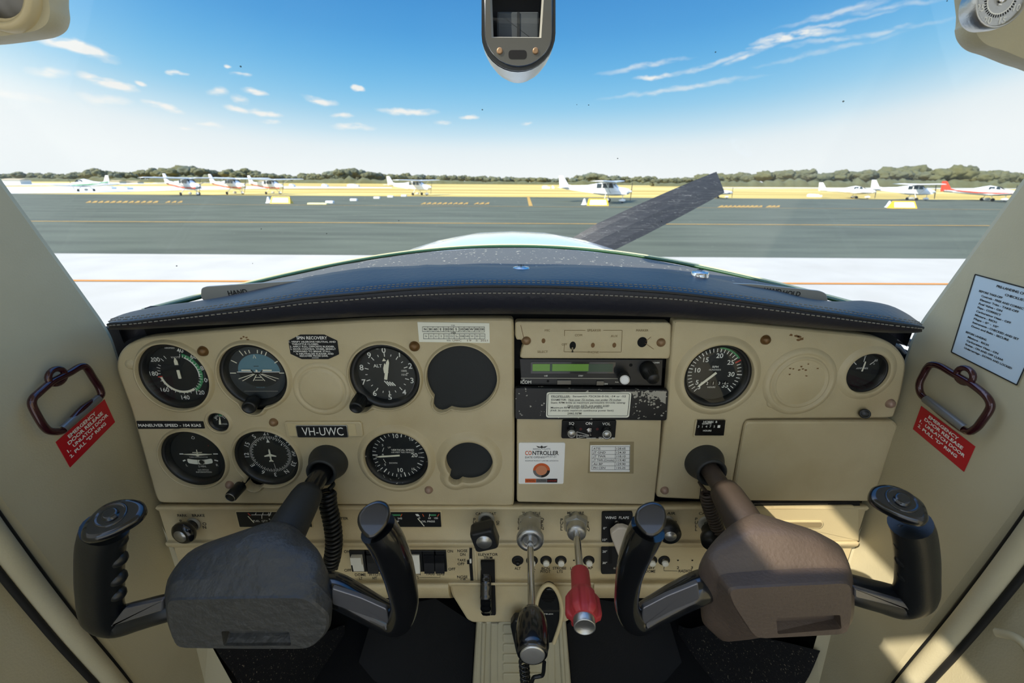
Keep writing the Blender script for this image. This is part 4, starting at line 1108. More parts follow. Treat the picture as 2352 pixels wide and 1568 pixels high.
def art_hi(mb, R, z):
    q = z + .0002
    lab = {0: 'N', 3: '3', 6: '6', 9: 'E', 12: '12', 15: '15', 18: 'S', 21: '21', 24: '24', 27: 'W', 30: '30', 33: '33'}
    off = -212
    for i in range(72):
        a = i * 5 + off; tick(mb, a, R * (.64 if i % 2 == 0 else .68), R * .77, .0007, 'white_print', q)
    for k, s_ in lab.items():
        a = k * 10 + off; x, y = pol(a, R * .90); mb.text(s_, x, y, .0058, 'white_print', z=q, rot=-radians(a), bold=.01)
    mb.flat([(-.0022, R * .50), (.0022, R * .50), (0, R * .66)], q, 'white_print'); mb.strip((.002, -R * .40), (.003, -R * .66), .0005, q, 'white_print')
    for a in (50, -50): x, y = pol(a, R * .62); mb.flat(circ(.0009, 10, x, y), q, 'white_print')
    tick(mb, 92, R * .60, R * .68, .0005, 'white_print', q)
def ptr_hi(mb, R, z):
    q = z + .0012
    mb.prism([(-.0009, .0065), (0, .0085), (.0009, .0065), (.0011, .001), (.0075, -.0015), (.0075, -.003), (.0010, -.0022), (.0007, -.0075), (.0026, -.009), (.0026, -.0105), (0, -.0098), (-.0026, -.0105), (-.0026, -.009), (-.0007, -.0075), (-.0010, -.0022), (-.0075, -.003), (-.0075, -.0015), (-.0011, .001)], q, q + .0005, 'cream_pointer')
gauge('hi', 'heading_indicator', 'round compass-rose heading indicator with a small airplane, lower row', art_hi, pointer=ptr_hi)

def art_vsi(mb, R, z):
    q = z + .0002
    for i in range(-17, 18):
        a = -90 + i * 10.2
        if abs(i) == 17: pass
        big = i % 5 == 0; tick(mb, a, R * (.78 if big else .84), R * .97, .0013 if big else .0008, 'white_print', q)
    for t, a, h, r in (('5', -90 + 38, .003, .70), ('10', -90 + 88, .0058, .82), ('15', -90 + 128, .0034, .86), ('20', 90, .0058, .60), ('15', -90 - 130, .0034, .80), ('10', -90 - 92, .0058, .66), ('5', -90 - 38, .003, .68), ('0', -90, .0036, .58)):
        x, y = pol(a, R * r); mb.text(t, x, y, h, 'white_print', z=q, bold=.012)
    mb.text('VERTICAL SPEED', .006, .0075, .0027, 'white_print', z=q, bold=.01, w=.029); mb.text('100 FEET PER MINUTE', .006, .0040, .0021, 'white_print', z=q, w=.029)
    mb.text('UP', -.0105, .0112, .0022, 'white_print', z=q); mb.text('DOWN', -.0075, -.0118, .0022, 'white_print', z=q)
    arc(mb, -76, -58, R * .60, .0006, 'white_print', q); arc(mb, -124, -106, R * .60, .0006, 'white_print', q); mb.strip((R * .75, 0.003), (R * .9, .003), .0006, q, 'white_print'); mb.strip((R * .75, -.003), (R * .9, -.003), .0006, q, 'white_print')
def ptr_vsi(mb, R, z): needle(mb, -94, -.002, R * .86, .0022, 'cream_pointer', z + .001, .2)
gauge('vsi', 'vertical_speed_indicator', 'round vertical speed indicator with white needle pointing left', art_vsi, bez='black_worn', pointer=ptr_vsi, rim=.004)

def art_suc(mb, R, z):
    for a in range(-60, 61, 15): tick(mb, a, R * .6, R * .85, .0006, 'white_print', z + .0002)
    arc(mb, -5, 25, R * .8, .0016, 'green_print', z + .0003); mb.text('5', -R * .45, R * .25, .0034, 'white_print', z=z + .0002)
    mb.text('SUCTION', .002, -R * .50, .0017, 'white_print', z=z + .0002)
def ptr_suc(mb, R, z): needle(mb, 8, -R * .5, R * .6, .0022, 'cream_pointer', z + .001, .6)
gauge('suc', 'suction_gauge', 'small round suction gauge with white needle below the airspeed indicator', art_suc, zf=-.004, rim=.0015, pointer=ptr_suc)

def art_tach(mb, R, z):
    q = z + .0002; ang = lambda v: -138 + (v - 3) * 8.55
    for v in range(3, 36): tick(mb, ang(v), R * .80, R * (.98 if v % 5 == 0 else .94), .0012 if v % 5 == 0 else .0009, 'white_print', q)
    for v, r in ((3, .70), (5, .66), (10, .62), (15, .64), (20, .68), (25, .66), (30, .60), (35, .64)): x, y = pol(ang(v), R * r); mb.text(str(v), x, y, .0058, 'white_print', z=q, bold=.012)
    arc(mb, ang(19.5), ang(25.4), R * .965, .0020, 'green_print', q + .0003); tick(mb, ang(26), R * .78, R * .99, .0018, 'red_print', q + .0004)
    mb.text('RPM', 0, .0085, .0028, 'white_print', z=q, bold=.01); mb.text('HUNDREDS', 0, .0048, .0019, 'white_print', z=q); mb.text('HOURS', -.001, -R * .53, .0020, 'white_print', z=q)
    for i, c in enumerate('52136'): mb.flat(rrect(-.0165 + i * .0072, -.0155, -.0115 + i * .0072, -.0095, .0004), q, 'black_void'); mb.text(c, -.014 + i * .0072, -.0126, .0038, 'white_print', z=q + .0002)
def ptr_tach(mb, R, z): needle(mb, -133, -.0022, R * .74, .0028, 'cream_pointer', z + .001, .12)
gauge('tach', 'tachometer', 'round tachometer marked RPM with the needle resting at 3', art_tach, pointer=ptr_tach)
def art_amp(mb, R, z):
    q = z + .0002
    for a, t in ((-48, ''), (0, ''), (48, '60')):
        tick(mb, a, R * .52, R * .80, .0009, 'white_print', q)
        if t: x, y = pol(a, R * .98); mb.text(t, x - .001, y - .0008, .0028, 'white_print', z=q)
    mb.text('AMPERES', 0, .0025, .0020, 'white_print', z=q, w=.014); mb.text('+', R * .62, .008, .003, 'white_print', z=q); mb.text('0', 0, R * .88, .003, 'white_print', z=q)
def ptr_amp(mb, R, z): needle(mb, 5, -.001, R * .58, .0016, 'cream_pointer', z + .001, .1)
gauge('amp', 'ammeter', 'small dark ammeter with upright needle at the right end of the panel', art_amp, pointer=ptr_amp, rim=.0025)
# black blanks
for k, lb in (('blk1', 'large black blanked instrument hole right of the altimeter'), ('blk2', 'smaller black blanked instrument hole right of the vertical speed indicator')):
    h = H[k]; mb = MB(); mb.prism(h.shape(.002), -.0085, -.004 if k == 'blk1' else -.006, 'dial_dark_blank'); build('hole_cover', mb, h.fr, None, lb, 'hole cover')
# adjusting knobs
def knob_axis(name, fr, pts, label=None, parent=None): pass
def stub_knob(px, py, Y0, px1, py1, Y1, r, label, cap=None, neck=.5, ribs=False, ring=False):
    a = at(px, py, Y0); b = at(px1, py1, Y1); d = b - a; L = d.length; fr = Frame(a, (1, 0, 0), (0, 0, 1)); t = thing('adjusting_knob', fr, label, 'knob')
    A = (0, 0, 0); dd = fr.I.to_3x3() @ d
    mb = MB(); mb.lathe([(-.004, r * neck), (L * .35, r * neck)], 'black_plastic', A, dd, 20); build('shaft', mb, parent=t)
    mb = MB(); mb.lathe([(L * .30, r * .8), (L * .34, r), (L * .93, r), (L * .985, r * .93), (L, r * .8), (L, r * .72), (L * .98, r * .68), (L * .98, 0)], 'black_plastic', A, dd, 28)
    if ribs:
        u = dd.normalized().orthogonal().normalized(); w = dd.normalized().cross(u)
        for k in range(24):
            c = (u * cos(k * pi / 12) + w * sin(k * pi / 12)) * r; e = dd.normalized(); mb.tube([c + e * L * .38, c + e * L * .9], .0004, 'black_plastic', 5)
    if ring:
        u = dd.normalized().orthogonal().normalized(); w = dd.normalized().cross(u); e = dd.normalized()
        mb.tube([e * L * .99 + (u * cos(k * pi / 14) + w * sin(k * pi / 14)) * r * .86 for k in range(28)], .0005, 'alu', 6, closed=True)
    build('knob', mb, parent=t); return t
stub_knob(588, 913, .500, 571, 937, .476, .0082, 'black knob at the bottom of the attitude indicator', ring=False)
stub_knob(834, 905, .500, 817, 938, .474, .0082, 'black ribbed setting knob at the lower left of the altimeter', ribs=True)
stub_knob(566, 1102, .492, 528, 1143, .462, .0072, 'black knob with silver rim below the heading indicator', neck=.35, ring=True)
stub_knob(1984, 949, .492, 1987, 950, .482, .0058, 'small black knob under the ammeter', neck=.6)

# mounting screws
def screw(px, py, r, m, label, z=0.0):
    fr = PF(px, py, YP - z); mb = MB(); mb.lathe([(-.001, r), (.0008, r), (.0030, r * .88), (.0048, r * .6), (.0056, r * .25), (.0057, 0)], m, n=28)
    mb.tube([(r * .95 * cos(k * pi / 10), r * .95 * sin(k * pi / 10), .0003) for k in range(20)], .0006, m, 5, closed=True)
    build('panel_screw', mb, fr, None, label, 'screw', 'domed panel screws')
for px, py, r, m, lb in [(467, 806, .0060, 'screw_brown', 'brown domed screw between airspeed and attitude indicators'), (952, 795, .0060, 'screw_brown', 'brown domed screw between the altimeter and the large black hole cover'),
    (629, 969, .0052, 'screw_tan', 'tan domed screw left of the VH-UWC plate'), (528, 1112, .0052, 'screw_pink', 'pinkish domed screw between turn coordinator and heading indicator knob'),
    (985, 1124, .0052, 'screw_pink', 'pinkish domed screw below right of the vertical speed indicator'), (1209, 781, .0056, 'screw_tan', 'tan domed screw at the left end of the switch panel above the radio'),
    (1517, 785, .0056, 'screw_tan', 'tan domed screw at the right end of the switch panel above the radio'), (1758, 780, .0056, 'screw_brown', 'brass-brown domed screw above the right blanking disc'),
    (2044, 926, .0056, 'screw_pink', 'tan domed screw below right of the ammeter'), (1526, 1125, .0052, 'screw_pink', 'pinkish domed screw at the bottom left of the right panel cover')]:
    screw(px, py, r, m, lb, -.003 if False else 0)
fr = PF(300, 837); mb = MB(); mb.lathe([(0, .0065), (.0015, .005), (.0024, .003), (.0027, 0)], 'cream', n=24); build('moulded_bump', mb, fr, None, 'cream moulded bump at the left edge of the panel', 'bump')

# ---- placards
def plate(name, fr, P, m, label, cat, th=.0008, art=None, z0=0, rnd=.0005, kind=None, mside=None):
    mb = MB(); mb.prism(round_poly(P, rnd, 3), z0, z0 + th, m, 0, mside)
    if art: art(mb, fr, z0 + th)
    return build(name, mb, fr, None, label, cat)
fr = PF(721, 796)
def a_spin(mb, fr, z):
    L_ = [('SPIN RECOVERY', 717, 775, .0036, 68, 'c'), ('1. VERIFY AILERONS NEUTRAL AND', 718, 784, .0020, 104, 'c'), ('THROTTLE CLOSED.', 702, 789.5, .0020, 60, 'c'), ('2. APPLY FULL OPPOSITE RUDDER.', 718, 795, .0020, 100, 'c'), ('3. MOVE CONTROL WHEEL BRISKLY', 720, 800.5, .0020, 102, 'c'),
          ('FORWARD TO BREAK STALL.', 718, 806, .0020, 84, 'c'), ('4. NEUTRALIZE RUDDER AND', 724, 811.5, .0020, 84, 'c'), ('RECOVER FROM DIVE.', 722, 816.5, .0020, 64, 'c')]
    for t, x, y, h, w, al in L_: q = fr.p(x, y); mb.text(t, q.x, q.y, h, 'white_paint', w=w / 1953, al=al, z=z + .0002, bold=.02)
    q = fr.p(725, 821); mb.strip((q.x - .004, q.y), (q.x + .004, q.y), .0006, z + .0002, 'white_paint')
plate('spin_recovery_placard', fr, fr.poly([(690, 768), (745, 768), (775, 782), (779, 813), (755, 824), (694, 824), (668, 812), (663, 782)]), 'black_matte', 'black octagonal placard headed SPIN RECOVERY', 'placard', art=a_spin)
fr = PF(392, 975)
def a_man(mb, fr, z): q = fr.p(391, 975.5); mb.text('MANEUVER SPEED - 104 KIAS', q.x, q.y, .0038, 'white_paint', w=.0765, z=z + .0002, bold=.025)
plate('speed_placard', fr, fr.poly([(314, 966), (467, 967), (471, 983), (318, 984)]), 'black_matte', 'black strip placard reading MANEUVER SPEED - 104 KIAS', 'placard', art=a_man)
fr = PF(745, 985); t = thing('registration_holder', fr, 'cream holder with black VH-UWC registration plate in the middle of the panel', 'registration plate')
mb = MB(); mb.prism(rrect(*fr.q(659, 1001), *fr.q(832, 966), .004), 0, .0028, 'cream', .0016); build('holder', mb, parent=t)
mb = MB(); mb.prism(rrect(*fr.q(667, 997), *fr.q(818, 970), .0008), .0026, .0032, 'cream_edge'); build('card_slot', mb, parent=t)
mb = MB(); mb.prism(rrect(*fr.q(687, 1000), *fr.q(800, 972), .0018), .003, .0048, 'alu', .0005); mb.prism(rrect(*fr.q(689, 998.5), *fr.q(798.5, 973.5), .0014), .0046, .0052, 'black_matte'); mb.text('VH-UWC', 0.0, 0, .0112, 'white_paint', w=.050, z=.0055)
build('name_plate', mb, parent=t)
fr = PF(1042, 763)
def a_cmp(mb, fr, z):
    zz = z + .0002; nums = ['N', '30', '60', 'E', '120', '150', 'S', '210', '240', 'W', '300', '330']
    for row, (y0, y1) in enumerate(((749.5, 761), (765.5, 777))):
        xa, xb = (971, 1113) if row == 0 else (973, 1114)
        for y in (y0, y1): mb.strip(fr.q(xa, y), fr.q(xb, y + .5), .0005, zz, 'dark_print')
        for i in range(13): x = xa + (xb - xa) * i / 12; mb.strip(fr.q(x, y0), fr.q(x, y1), .0004, zz, 'dark_print')
        for i in range(12):
            x = xa + (xb - xa) * (i + .5) / 12; q = fr.p(x, (y0 + y1) / 2); s_ = nums[i] if row == 0 else ['N', '33', '61', 'E', '122', '151', 'Su', '208', '240', 'W', '301', '332'][i]
            mb.text(s_, q.x, q.y, .0026 if row == 0 else .0022, 'dark_print', z=zz, bold=.03 if row == 0 else 0, maxw=.0046)
    q = fr.p(1041, 746.5); mb.text('FOR', q.x, q.y, .0015, 'dark_print', z=zz); q = fr.p(1042, 763.5); mb.text('STEER', q.x, q.y, .0014, 'dark_print', z=zz, bold=.02); q = fr.p(1031, 781); mb.text('VH-', q.x, q.y, .0022, 'dark_print', z=zz)
    for s_, x, w in (('UWC', 1050, 20), ('19', 1078, 9), ('5', 1095, 4), ('2021', 1112, 16)): q = fr.p(x, 781); mb.text(s_, q.x, q.y, .0022, 'stain', w=w / 1953, z=zz)
plate('compass_card', fr, fr.poly([(959, 739), (1124, 741.5), (1125, 787), (963, 784.5)]), 'paper', 'white compass correction card headed FOR and STEER at the panel top', 'card', art=a_cmp)

# ---- centre stack
fr = PF(1361, 780); t = thing('speaker_switch_panel', fr, 'cream chipped switch panel above the radio with faded lettering', 'panel')
mb = MB(); P = fr.poly([(1187, 737), (1534, 739), (1541, 745), (1539, 812), (1535, 823), (1200, 822), (1194, 819), (1199, 797), (1204, 789), (1196, 779), (1187, 780), (1183, 770), (1183, 741)])
mb.prism(round_poly(P, .0022, 3), -.010, .002, 'cream', .0018); build('panel_plate', mb, parent=t)
mb = MB(); zz = .0024
def dl(a, b, w=.0005, m='faded_print'): mb.strip(fr.q(*a), fr.q(*b), w, zz, m)
dl((1296, 757), (1344, 757)); dl((1385, 757), (1428, 757)); dl((1296, 757), (1296, 770)); dl((1296, 790), (1295, 806)); dl((1295, 806), (1350, 807)); dl((1376, 807), (1425, 807)); dl((1428, 757), (1426, 806))
for s_, x, y, h in (('SPEAKER', 1364, 757, .0028), ('PHONE', 1362, 807, .0026), ('OFF', 1296, 789, .0026), ('COM', 1328, 768, .0026), ('AUX', 1410, 770, .0026), ('MIC', 1257, 757, .0026), ('SELECT', 1246, 806, .0026), ('MARKER', 1474, 757, .0026)):
    q = fr.p(x, y); mb.text(s_, q.x, q.y, h, 'faded_print', z=zz)
build('faded_lettering', mb, parent=t)
mb = MB()
for x, y, r in ((1474, 784, .0056), (1315, 792, .0036)): q = fr.p(x, y); mb.flat(ell(r, r * (1.1 if r > .004 else 1.4), 24, q.x, q.y), .0023, 'black_void')
for x, y in ((1248, 781), (1361, 791), (1410, 791)): q = fr.p(x, y); mb.flat(ell(.0022, .0030, 16, q.x, q.y), .0023, 'stain')
build('switch_hole', mb, parent=t)
mb = MB(); q = fr.p(1314.5, 793); mb.tube([(q.x, q.y, 0), (q.x - .0005, q.y - .002, .006), (q.x - .0008, q.y - .0045, .009)], [.0010, .0011, .0014], 'chrome', 8); build('toggle', mb, parent=t)
mb = MB()
for a, b in (((1196, 745), (1203, 775)), ((1480, 786), (1500, 800)), ((1482, 782), (1494, 772))): dl_ = mb.strip(fr.q(*a), fr.q(*b), .0005, zz, 'stain')
build('cracks', mb, parent=t)

fr = PF(1360, 856, .495); t = thing('radio', fr, 'black radio with a lit green display and two knobs', 'radio')
mb = MB(); mb.prism(round_poly(fr.poly([(1193, 824), (1523, 826), (1520, 886), (1197, 884)]), .001), -.02, 0, 'black_plastic', .0008)
mb.strip(fr.q(1196, 868), fr.q(1420, 869), .0008, .0003, 'worn_metal')
for s_, x, y, h, w in (('ICOM', 1208, 877, .0040, .0125), ('USE', 1254, 862.5, .0018, None), ('STBY', 1334, 862.5, .0018, None), ('COMM', 1506, 832.5, .0020, None), ('ON', 1391, 881, .0022, None), ('PULL', 1417, 877, .0014, None)): q = fr.p(x, y); mb.text(s_, q.x, q.y, h, 'white_print', z=.0003, w=w, bold=.01)
q = fr.p(1203, 871); mb.text('o', q.x, q.y, .003, 'white_print', z=.0003)
for x, y, r in ((1258.5, 875, .0015), (1449, 838, .002)): q = fr.p(x, y); mb.flat(circ(r, 14, q.x, q.y), .0003, 'black_void')
build('case', mb, parent=t)
mb = MB(); mb.prism(rrect(*fr.q(1219, 857), *fr.q(1414, 831), .0008), -.0005, .0006, 'black_gloss'); mb.flat(rrect(*fr.q(1223, 853), *fr.q(1408, 835), .0004), .0008, 'lcd_dim'); mb.flat(rrect(*fr.q(1223, 851), *fr.q(1263, 835), .0002), .0010, 'lcd_green'); mb.flat(rrect(*fr.q(1268, 851), *fr.q(1352, 835), .0002), .0010, 'lcd_green'); build('display', mb, parent=t)
for a, b in (((1279, 882), (1312, 872)), ((1369, 884), (1387, 874))): mb = MB(); mb.prism(rrect(*fr.q(*a), *fr.q(*b), .0006), 0, .0016, 'steel_dark', .0004); build('button', mb, parent=t)
def rknob(px, py, px1, py1, Y1, r, m='black_plastic', cap=None, r2=None, parent=t, fr=fr):
    a = fr.loc(at(px, py, fr.O.y)); b = fr.loc(at(px1, py1, Y1)); d = b - a; L = d.length; mb = MB()
    if r2: mb.lathe([(0, r), (L * .45, r * .98), (L * .5, r2), (L * .95, r2 * .98), (L, r2 * .85), (L, 0)], m, a, d, 28)
    else: mb.lathe([(0, r), (L * .9, r * .98), (L, r * .9), (L, 0)], m, a, d, 28)
    dn = d.normalized(); u = dn.orthogonal().normalized(); w = dn.cross(u); rr = r2 or r
    for k in range(18): c = a + (u * cos(k * pi / 9) + w * sin(k * pi / 9)) * rr * .98; mb.tube([c + dn * L * .55, c + dn * L * .92], .0004, m, 5)
    if cap: mb.lathe([(L, rr * .86), (L + .0005, rr * .86), (L + .0006, rr * .7), (L + .0003, rr * .66)], cap, a, d, 28)
    return build('knob', mb, parent=parent)
rknob(1432, 864, 1435, 872, .478, .0068, cap='alu'); rknob(1487, 846, 1502, 872, .472, .0098, r2=.0072)

fr = PF(1358, 926); t = thing('black_trim_plate', fr, 'worn black trim plate across the centre stack below the radio', 'plate')
mb = MB(); P = fr.poly([(1186, 889), (1531, 893), (1534, 897), (1530, 960), (1527, 963), (1186, 960), (1183, 957), (1183, 892)]); mb.prism(round_poly(P, .001), -.004, .0026, 'black_worn', .0006); build('plate_body', mb, parent=t)
mb = MB()
random.seed(21)
for i in range(150):
    x = random.gauss(1492, 22) if i % 3 else random.uniform(1420, 1528); y = 896 + abs(random.gauss(0, 12)) if random.random() < .75 else random.uniform(896, 955)
    if not (1450 < x < 1529 and 894 < y < 958): continue
    if 1462 < x and x < 1450: continue
    q = fr.p(x, y); s_ = random.uniform(.0006, .0022); mb.flat([(q.x + s_ * random.uniform(.5, 1.2) * cos(k), q.y + s_ * random.uniform(.4, 1) * sin(k)) for k in (0, 1, 2, 3, 4, 5)], .0028 + i * 1e-6, 'worn_metal')
mb.flat(fr.poly([(1420, 896), (1463, 897), (1464, 908), (1455, 902), (1440, 899)]), .00285, 'worn_metal'); mb.flat(fr.poly([(1505, 895), (1528, 896), (1527, 925), (1518, 920), (1512, 910), (1500, 905)]), .00285, 'worn_metal')
build('bare_metal_wear', mb, parent=t)
fr2 = PF(1351, 927, YP - .003)
def a_prop(mb, fr, z):
    zz = z + .0002
    P = rrect(*fr.q(1257, 954), *fr.q(1446, 903), .0022)
    for i in range(len(P)): mb.strip(P[i], P[(i + 1) % len(P)], .0006, zz, 'dark_print')
    for s_, x, y, w in (('PROPELLER:  Sensenich 72CKS6-0-56, -54 or -52', 1266, 909, 168), ('DIAMETER:  Not over 72 inches, not under 70 inches', 1266, 917, 158), ('Static RPM limits at maximum permissible throttle setting:', 1265, 923.5, 169), ('Not over 2275, not under 2100', 1304, 930.5, 94), ('Maximum RPM except takeoff and climb', 1265, 935, 118), ('(FAR 36 cruise maximum continuous power limit)', 1264, 941.5, 144), ('2440 RPM', 1303, 948, 32)):
        q = fr.p(x, y); mb.text(s_, q.x, q.y, .0023, 'dark_print', al='l', w=w / 1905, z=zz, bold=.008)
    for x0, x1, y in ((1266, 1309, 912), (1305, 1424, 920), (1304, 1397, 933), (1303, 1335, 951)): mb.strip(fr.q(x0, y), fr.q(x1, y), .0003, zz, 'dark_print')
plate('propeller_placard', fr2, rrect(*fr2.q(1254, 958), *fr2.q(1450, 900), .003), 'paper', 'cream placard with rounded corners headed PROPELLER on the black trim plate', 'placard', art=a_prop)

fr = PF(1352, 1050); mb = MB(); P = fr.poly([(1187, 961), (1520, 962), (1515, 1040), (1503, 1155), (1500, 1159), (1190, 1153), (1187, 1149)]); mb.prism(round_poly(P, .002), -.010, 0, 'cream', .0018)
build('lower_cover_plate', mb, fr, None, 'flat cream cover plate below the intercom in the centre stack', 'panel')
fr = PF(1352, 984); t = thing('intercom', fr, 'small black intercom with SQ and VOL knobs and ON switch', 'intercom')
mb = MB(); mb.prism(rrect(*fr.q(1289, 1004), *fr.q(1415, 963), .002), 0, .003, 'black_matte', .0006); zz = .0033
for s_, x, y, h in (('SQ', 1312, 969, .0036), ('ON', 1351.5, 969, .0036), ('VOL', 1391.5, 970, .0036), ('Intercom', 1357, 1002, .0022), ('SPA', 1380, 1002.5, .0028), ('80', 1407, 1003, .0026)): q = fr.p(x, y); mb.text(s_, q.x, q.y, h, 'white_paint', z=zz, bold=.01)
for a, b in (((1324, 988), (1324, 1003)), ((1324, 988), (1356, 997)), ((1324, 1003), (1356, 997))): mb.strip(fr.q(*a), fr.q(*b), .0005, zz, 'white_paint')
q = fr.p(1337, 996); mb.text('Digitronics', q.x, q.y, .0022, 'white_paint', z=zz + .0001)
for x in (1333, 1371): q = fr.p(x, 982); mb.flat(circ(.0018, 12, q.x, q.y), zz, 'brown_print')
build('faceplate', mb, parent=t)
rknob(1312, 985, 1313, 996, .472, .0056, parent=t, fr=fr, cap='alu'); rknob(1392, 987, 1394, 998, .472, .0062, parent=t, fr=fr, cap='alu')
for x, y in ((1313, 996), (1394, 998)): q = fr.loc(at(x, y, .4712)); mb = MB(); mb.lathe([(0, .0042), (.0012, .004), (.0012, 0)], 'alu_disc', q); build('knob_cap', mb, parent=t)
mb = MB(); q = fr.p(1352, 982); mb.lathe([(0, .0036), (.0035, .0036), (.004, .003)], 'chrome', (q.x, q.y, .003), n=6, smooth=False); mb.tube([(q.x, q.y, .003), (q.x + .0005, q.y - .003, .011), (q.x + .0006, q.y - .0042, .014)], [.0012, .0016, .0020], 'chrome', 10); build('toggle', mb, parent=t)

fr = PF(1244, 1062)
def a_co(mb, fr, z):
    zz = z + .0002
    q = fr.p(1244, 1029); mb.text('DESIGN 4 PILOTS', q.x, q.y, .0019, 'dark_print', z=zz, w=.0215)
    mb.flat(fr.poly([(1231, 1022), (1241, 1024), (1244, 1021), (1247, 1024), (1258, 1022), (1252, 1026), (1246, 1026), (1244, 1028), (1242, 1026), (1236, 1026)]), zz, 'dark_print')
    a, b = fr.p(1206, 1038), fr.p(1283, 1038); mb.text('CO', a.x, a.y, .0058, 'orange_print', al='l', z=zz, bold=.02, w=.0083); mb.text('NTROLLER', a.x + .0092, a.y, .0058, 'dark_print', al='l', z=zz, bold=.02, w=b.x - a.x - .0092)
    q = fr.p(1206, 1048); mb.text('DATE OPENED', q.x, q.y, .0027, 'dark_print', al='l', z=zz); q = fr.p(1265, 1046.5); mb.text('09.07.21', q.x, q.y, .0028, 'clip_grey', z=zz)
    q = fr.p(1244, 1056); mb.text('MAXIMUM PRODUCT LIFETIME 18 MONTHS', q.x, q.y, .0016, 'dark_print', w=.0415, z=zz)
    q = fr.p(1243.5, 1078); k = .0105
    arc(mb, -90, 90, k * .85, .0035, 'orange_print', zz, 20, q.x, q.y); arc(mb, 90, 180, k * .85, .0035, 'dark_print', zz, 14, q.x, q.y); arc(mb, 180, 270, k * .85, .0035, 'clip_grey', zz, 14, q.x, q.y); mb.flat(circ(k * .68, 28, q.x, q.y), zz + .0001, 'sticker_orange')
    for x0, x1, m, s_, mt in ((1206, 1231, 'orange_print', 'NORMAL', 'dark_print'), (1231, 1256, 'clip_grey', 'CAUTION', 'dark_print'), (1256, 1280, 'black_matte', 'DANGER', 'red_print')):
        mb.flat(rrect(*fr.q(x0, 1106), *fr.q(x1, 1097), .0001), zz, m); q = fr.p((x0 + x1) / 2, 1101.5); mb.text(s_, q.x, q.y, .0023, mt, w=.0115, z=zz + .0001)
mat('sticker_orange', (214, 140, 100), .6)
plate('carbon_monoxide_card', fr, rrect(*fr.q(1191, 1109), *fr.q(1298, 1015), .002), 'paper_white', 'white card with an orange round spot and colour bar, left below the intercom', 'card', art=a_co, th=.0016)
fr = PF(1405, 1051)
plate('clear_tape', fr, fr.poly([(1354, 1014), (1456, 1014), (1455, 1087), (1350, 1086)]), 'tape', 'clear tape patch holding down the radio frequency list', 'tape', th=.0003)
def a_freq(mb, fr, z):
    zz = z + .0002; xa, xm, xb = 1359.5, 1413, 1446; ys = [1024.5 + (1077.5 - 1024.5) * i / 6 for i in range(7)]
    for y in ys: mb.strip(fr.q(xa, y), fr.q(xb, y), .0004, zz, 'dark_print')
    for x in (xa, xm, xb): mb.strip(fr.q(x, ys[0]), fr.q(x - .7, ys[-1]), .0004, zz, 'dark_print')
    for i, (s_, v) in enumerate((('ATIS', '128.65'), ('JT GND', '124.30'), ('JT TWR', '118.10'), ('JT TWR (Circuits)', '119.40'), ('Air BP', '129.90'), ('PH CEN', '135.25'))):
        y = (ys[i] + ys[i + 1]) / 2; q = fr.p(xa + 3, y); mb.text(s_, q.x, q.y, .0031, 'dark_print', al='l', z=zz, maxw=.026, bold=.008); q = fr.p(xm + 3, y); mb.text(v, q.x, q.y, .0031, 'dark_print', al='l', z=zz, bold=.008)
plate('frequency_list', fr, fr.poly([(1355.5, 1021.5), (1447, 1021), (1446, 1082.5), (1355, 1082)]), 'paper_white', 'white table of radio frequencies from ATIS to PH CEN', 'card', art=a_freq, z0=.0003, th=.0005)

# ---- hour meter
fr = PF(1627, 980); t = thing('hour_meter', fr, 'small black quartz hour meter below the tachometer', 'hour meter')
mb = MB(); mb.prism(round_poly(fr.poly([(1596, 963), (1668, 963), (1663, 1001), (1591, 1002)]), .0012), 0, .0022, 'cream', .001); build('surround', mb, parent=t)
mb = MB(); mb.prism(round_poly(fr.poly([(1600, 962), (1664, 962), (1660, 997), (1594, 997)]), .0008), .001, .003, 'black_gloss'); zz = .0033
for s_, x, y, h in (('HOBBS  B', 1629, 965.5, .0028), ('QUARTZ', 1621, 969.5, .0020), ('HOURS', 1622, 985.5, .0022)): q = fr.p(x, y); mb.text(s_, q.x, q.y, h, 'white_print', z=zz, bold=.01)
for i, c in enumerate('31475'): q = fr.p(1602 + i * 9, 976); mb.text(c, q.x, q.y, .0030, 'white_print', z=zz)
mb.flat(rrect(*fr.q(1645, 979), *fr.q(1652, 973), .0001), zz, 'white_print'); build('meter_face', mb, parent=t)
# ---- glove box door
fr = PF(1860, 1050); mb = MB(); P = fr.poly([(1716, 967), (2052, 966), (2060, 973), (2062, 981), (2018, 1113), (2003, 1147), (1998, 1151), (1680, 1150), (1686, 1110), (1710, 975)]); mb.prism(round_poly(P, .0025), -.012, .001, 'cream', .003)
build('glove_box_door', mb, fr, None, 'wide cream glove box lid below the ammeter', 'glove box')

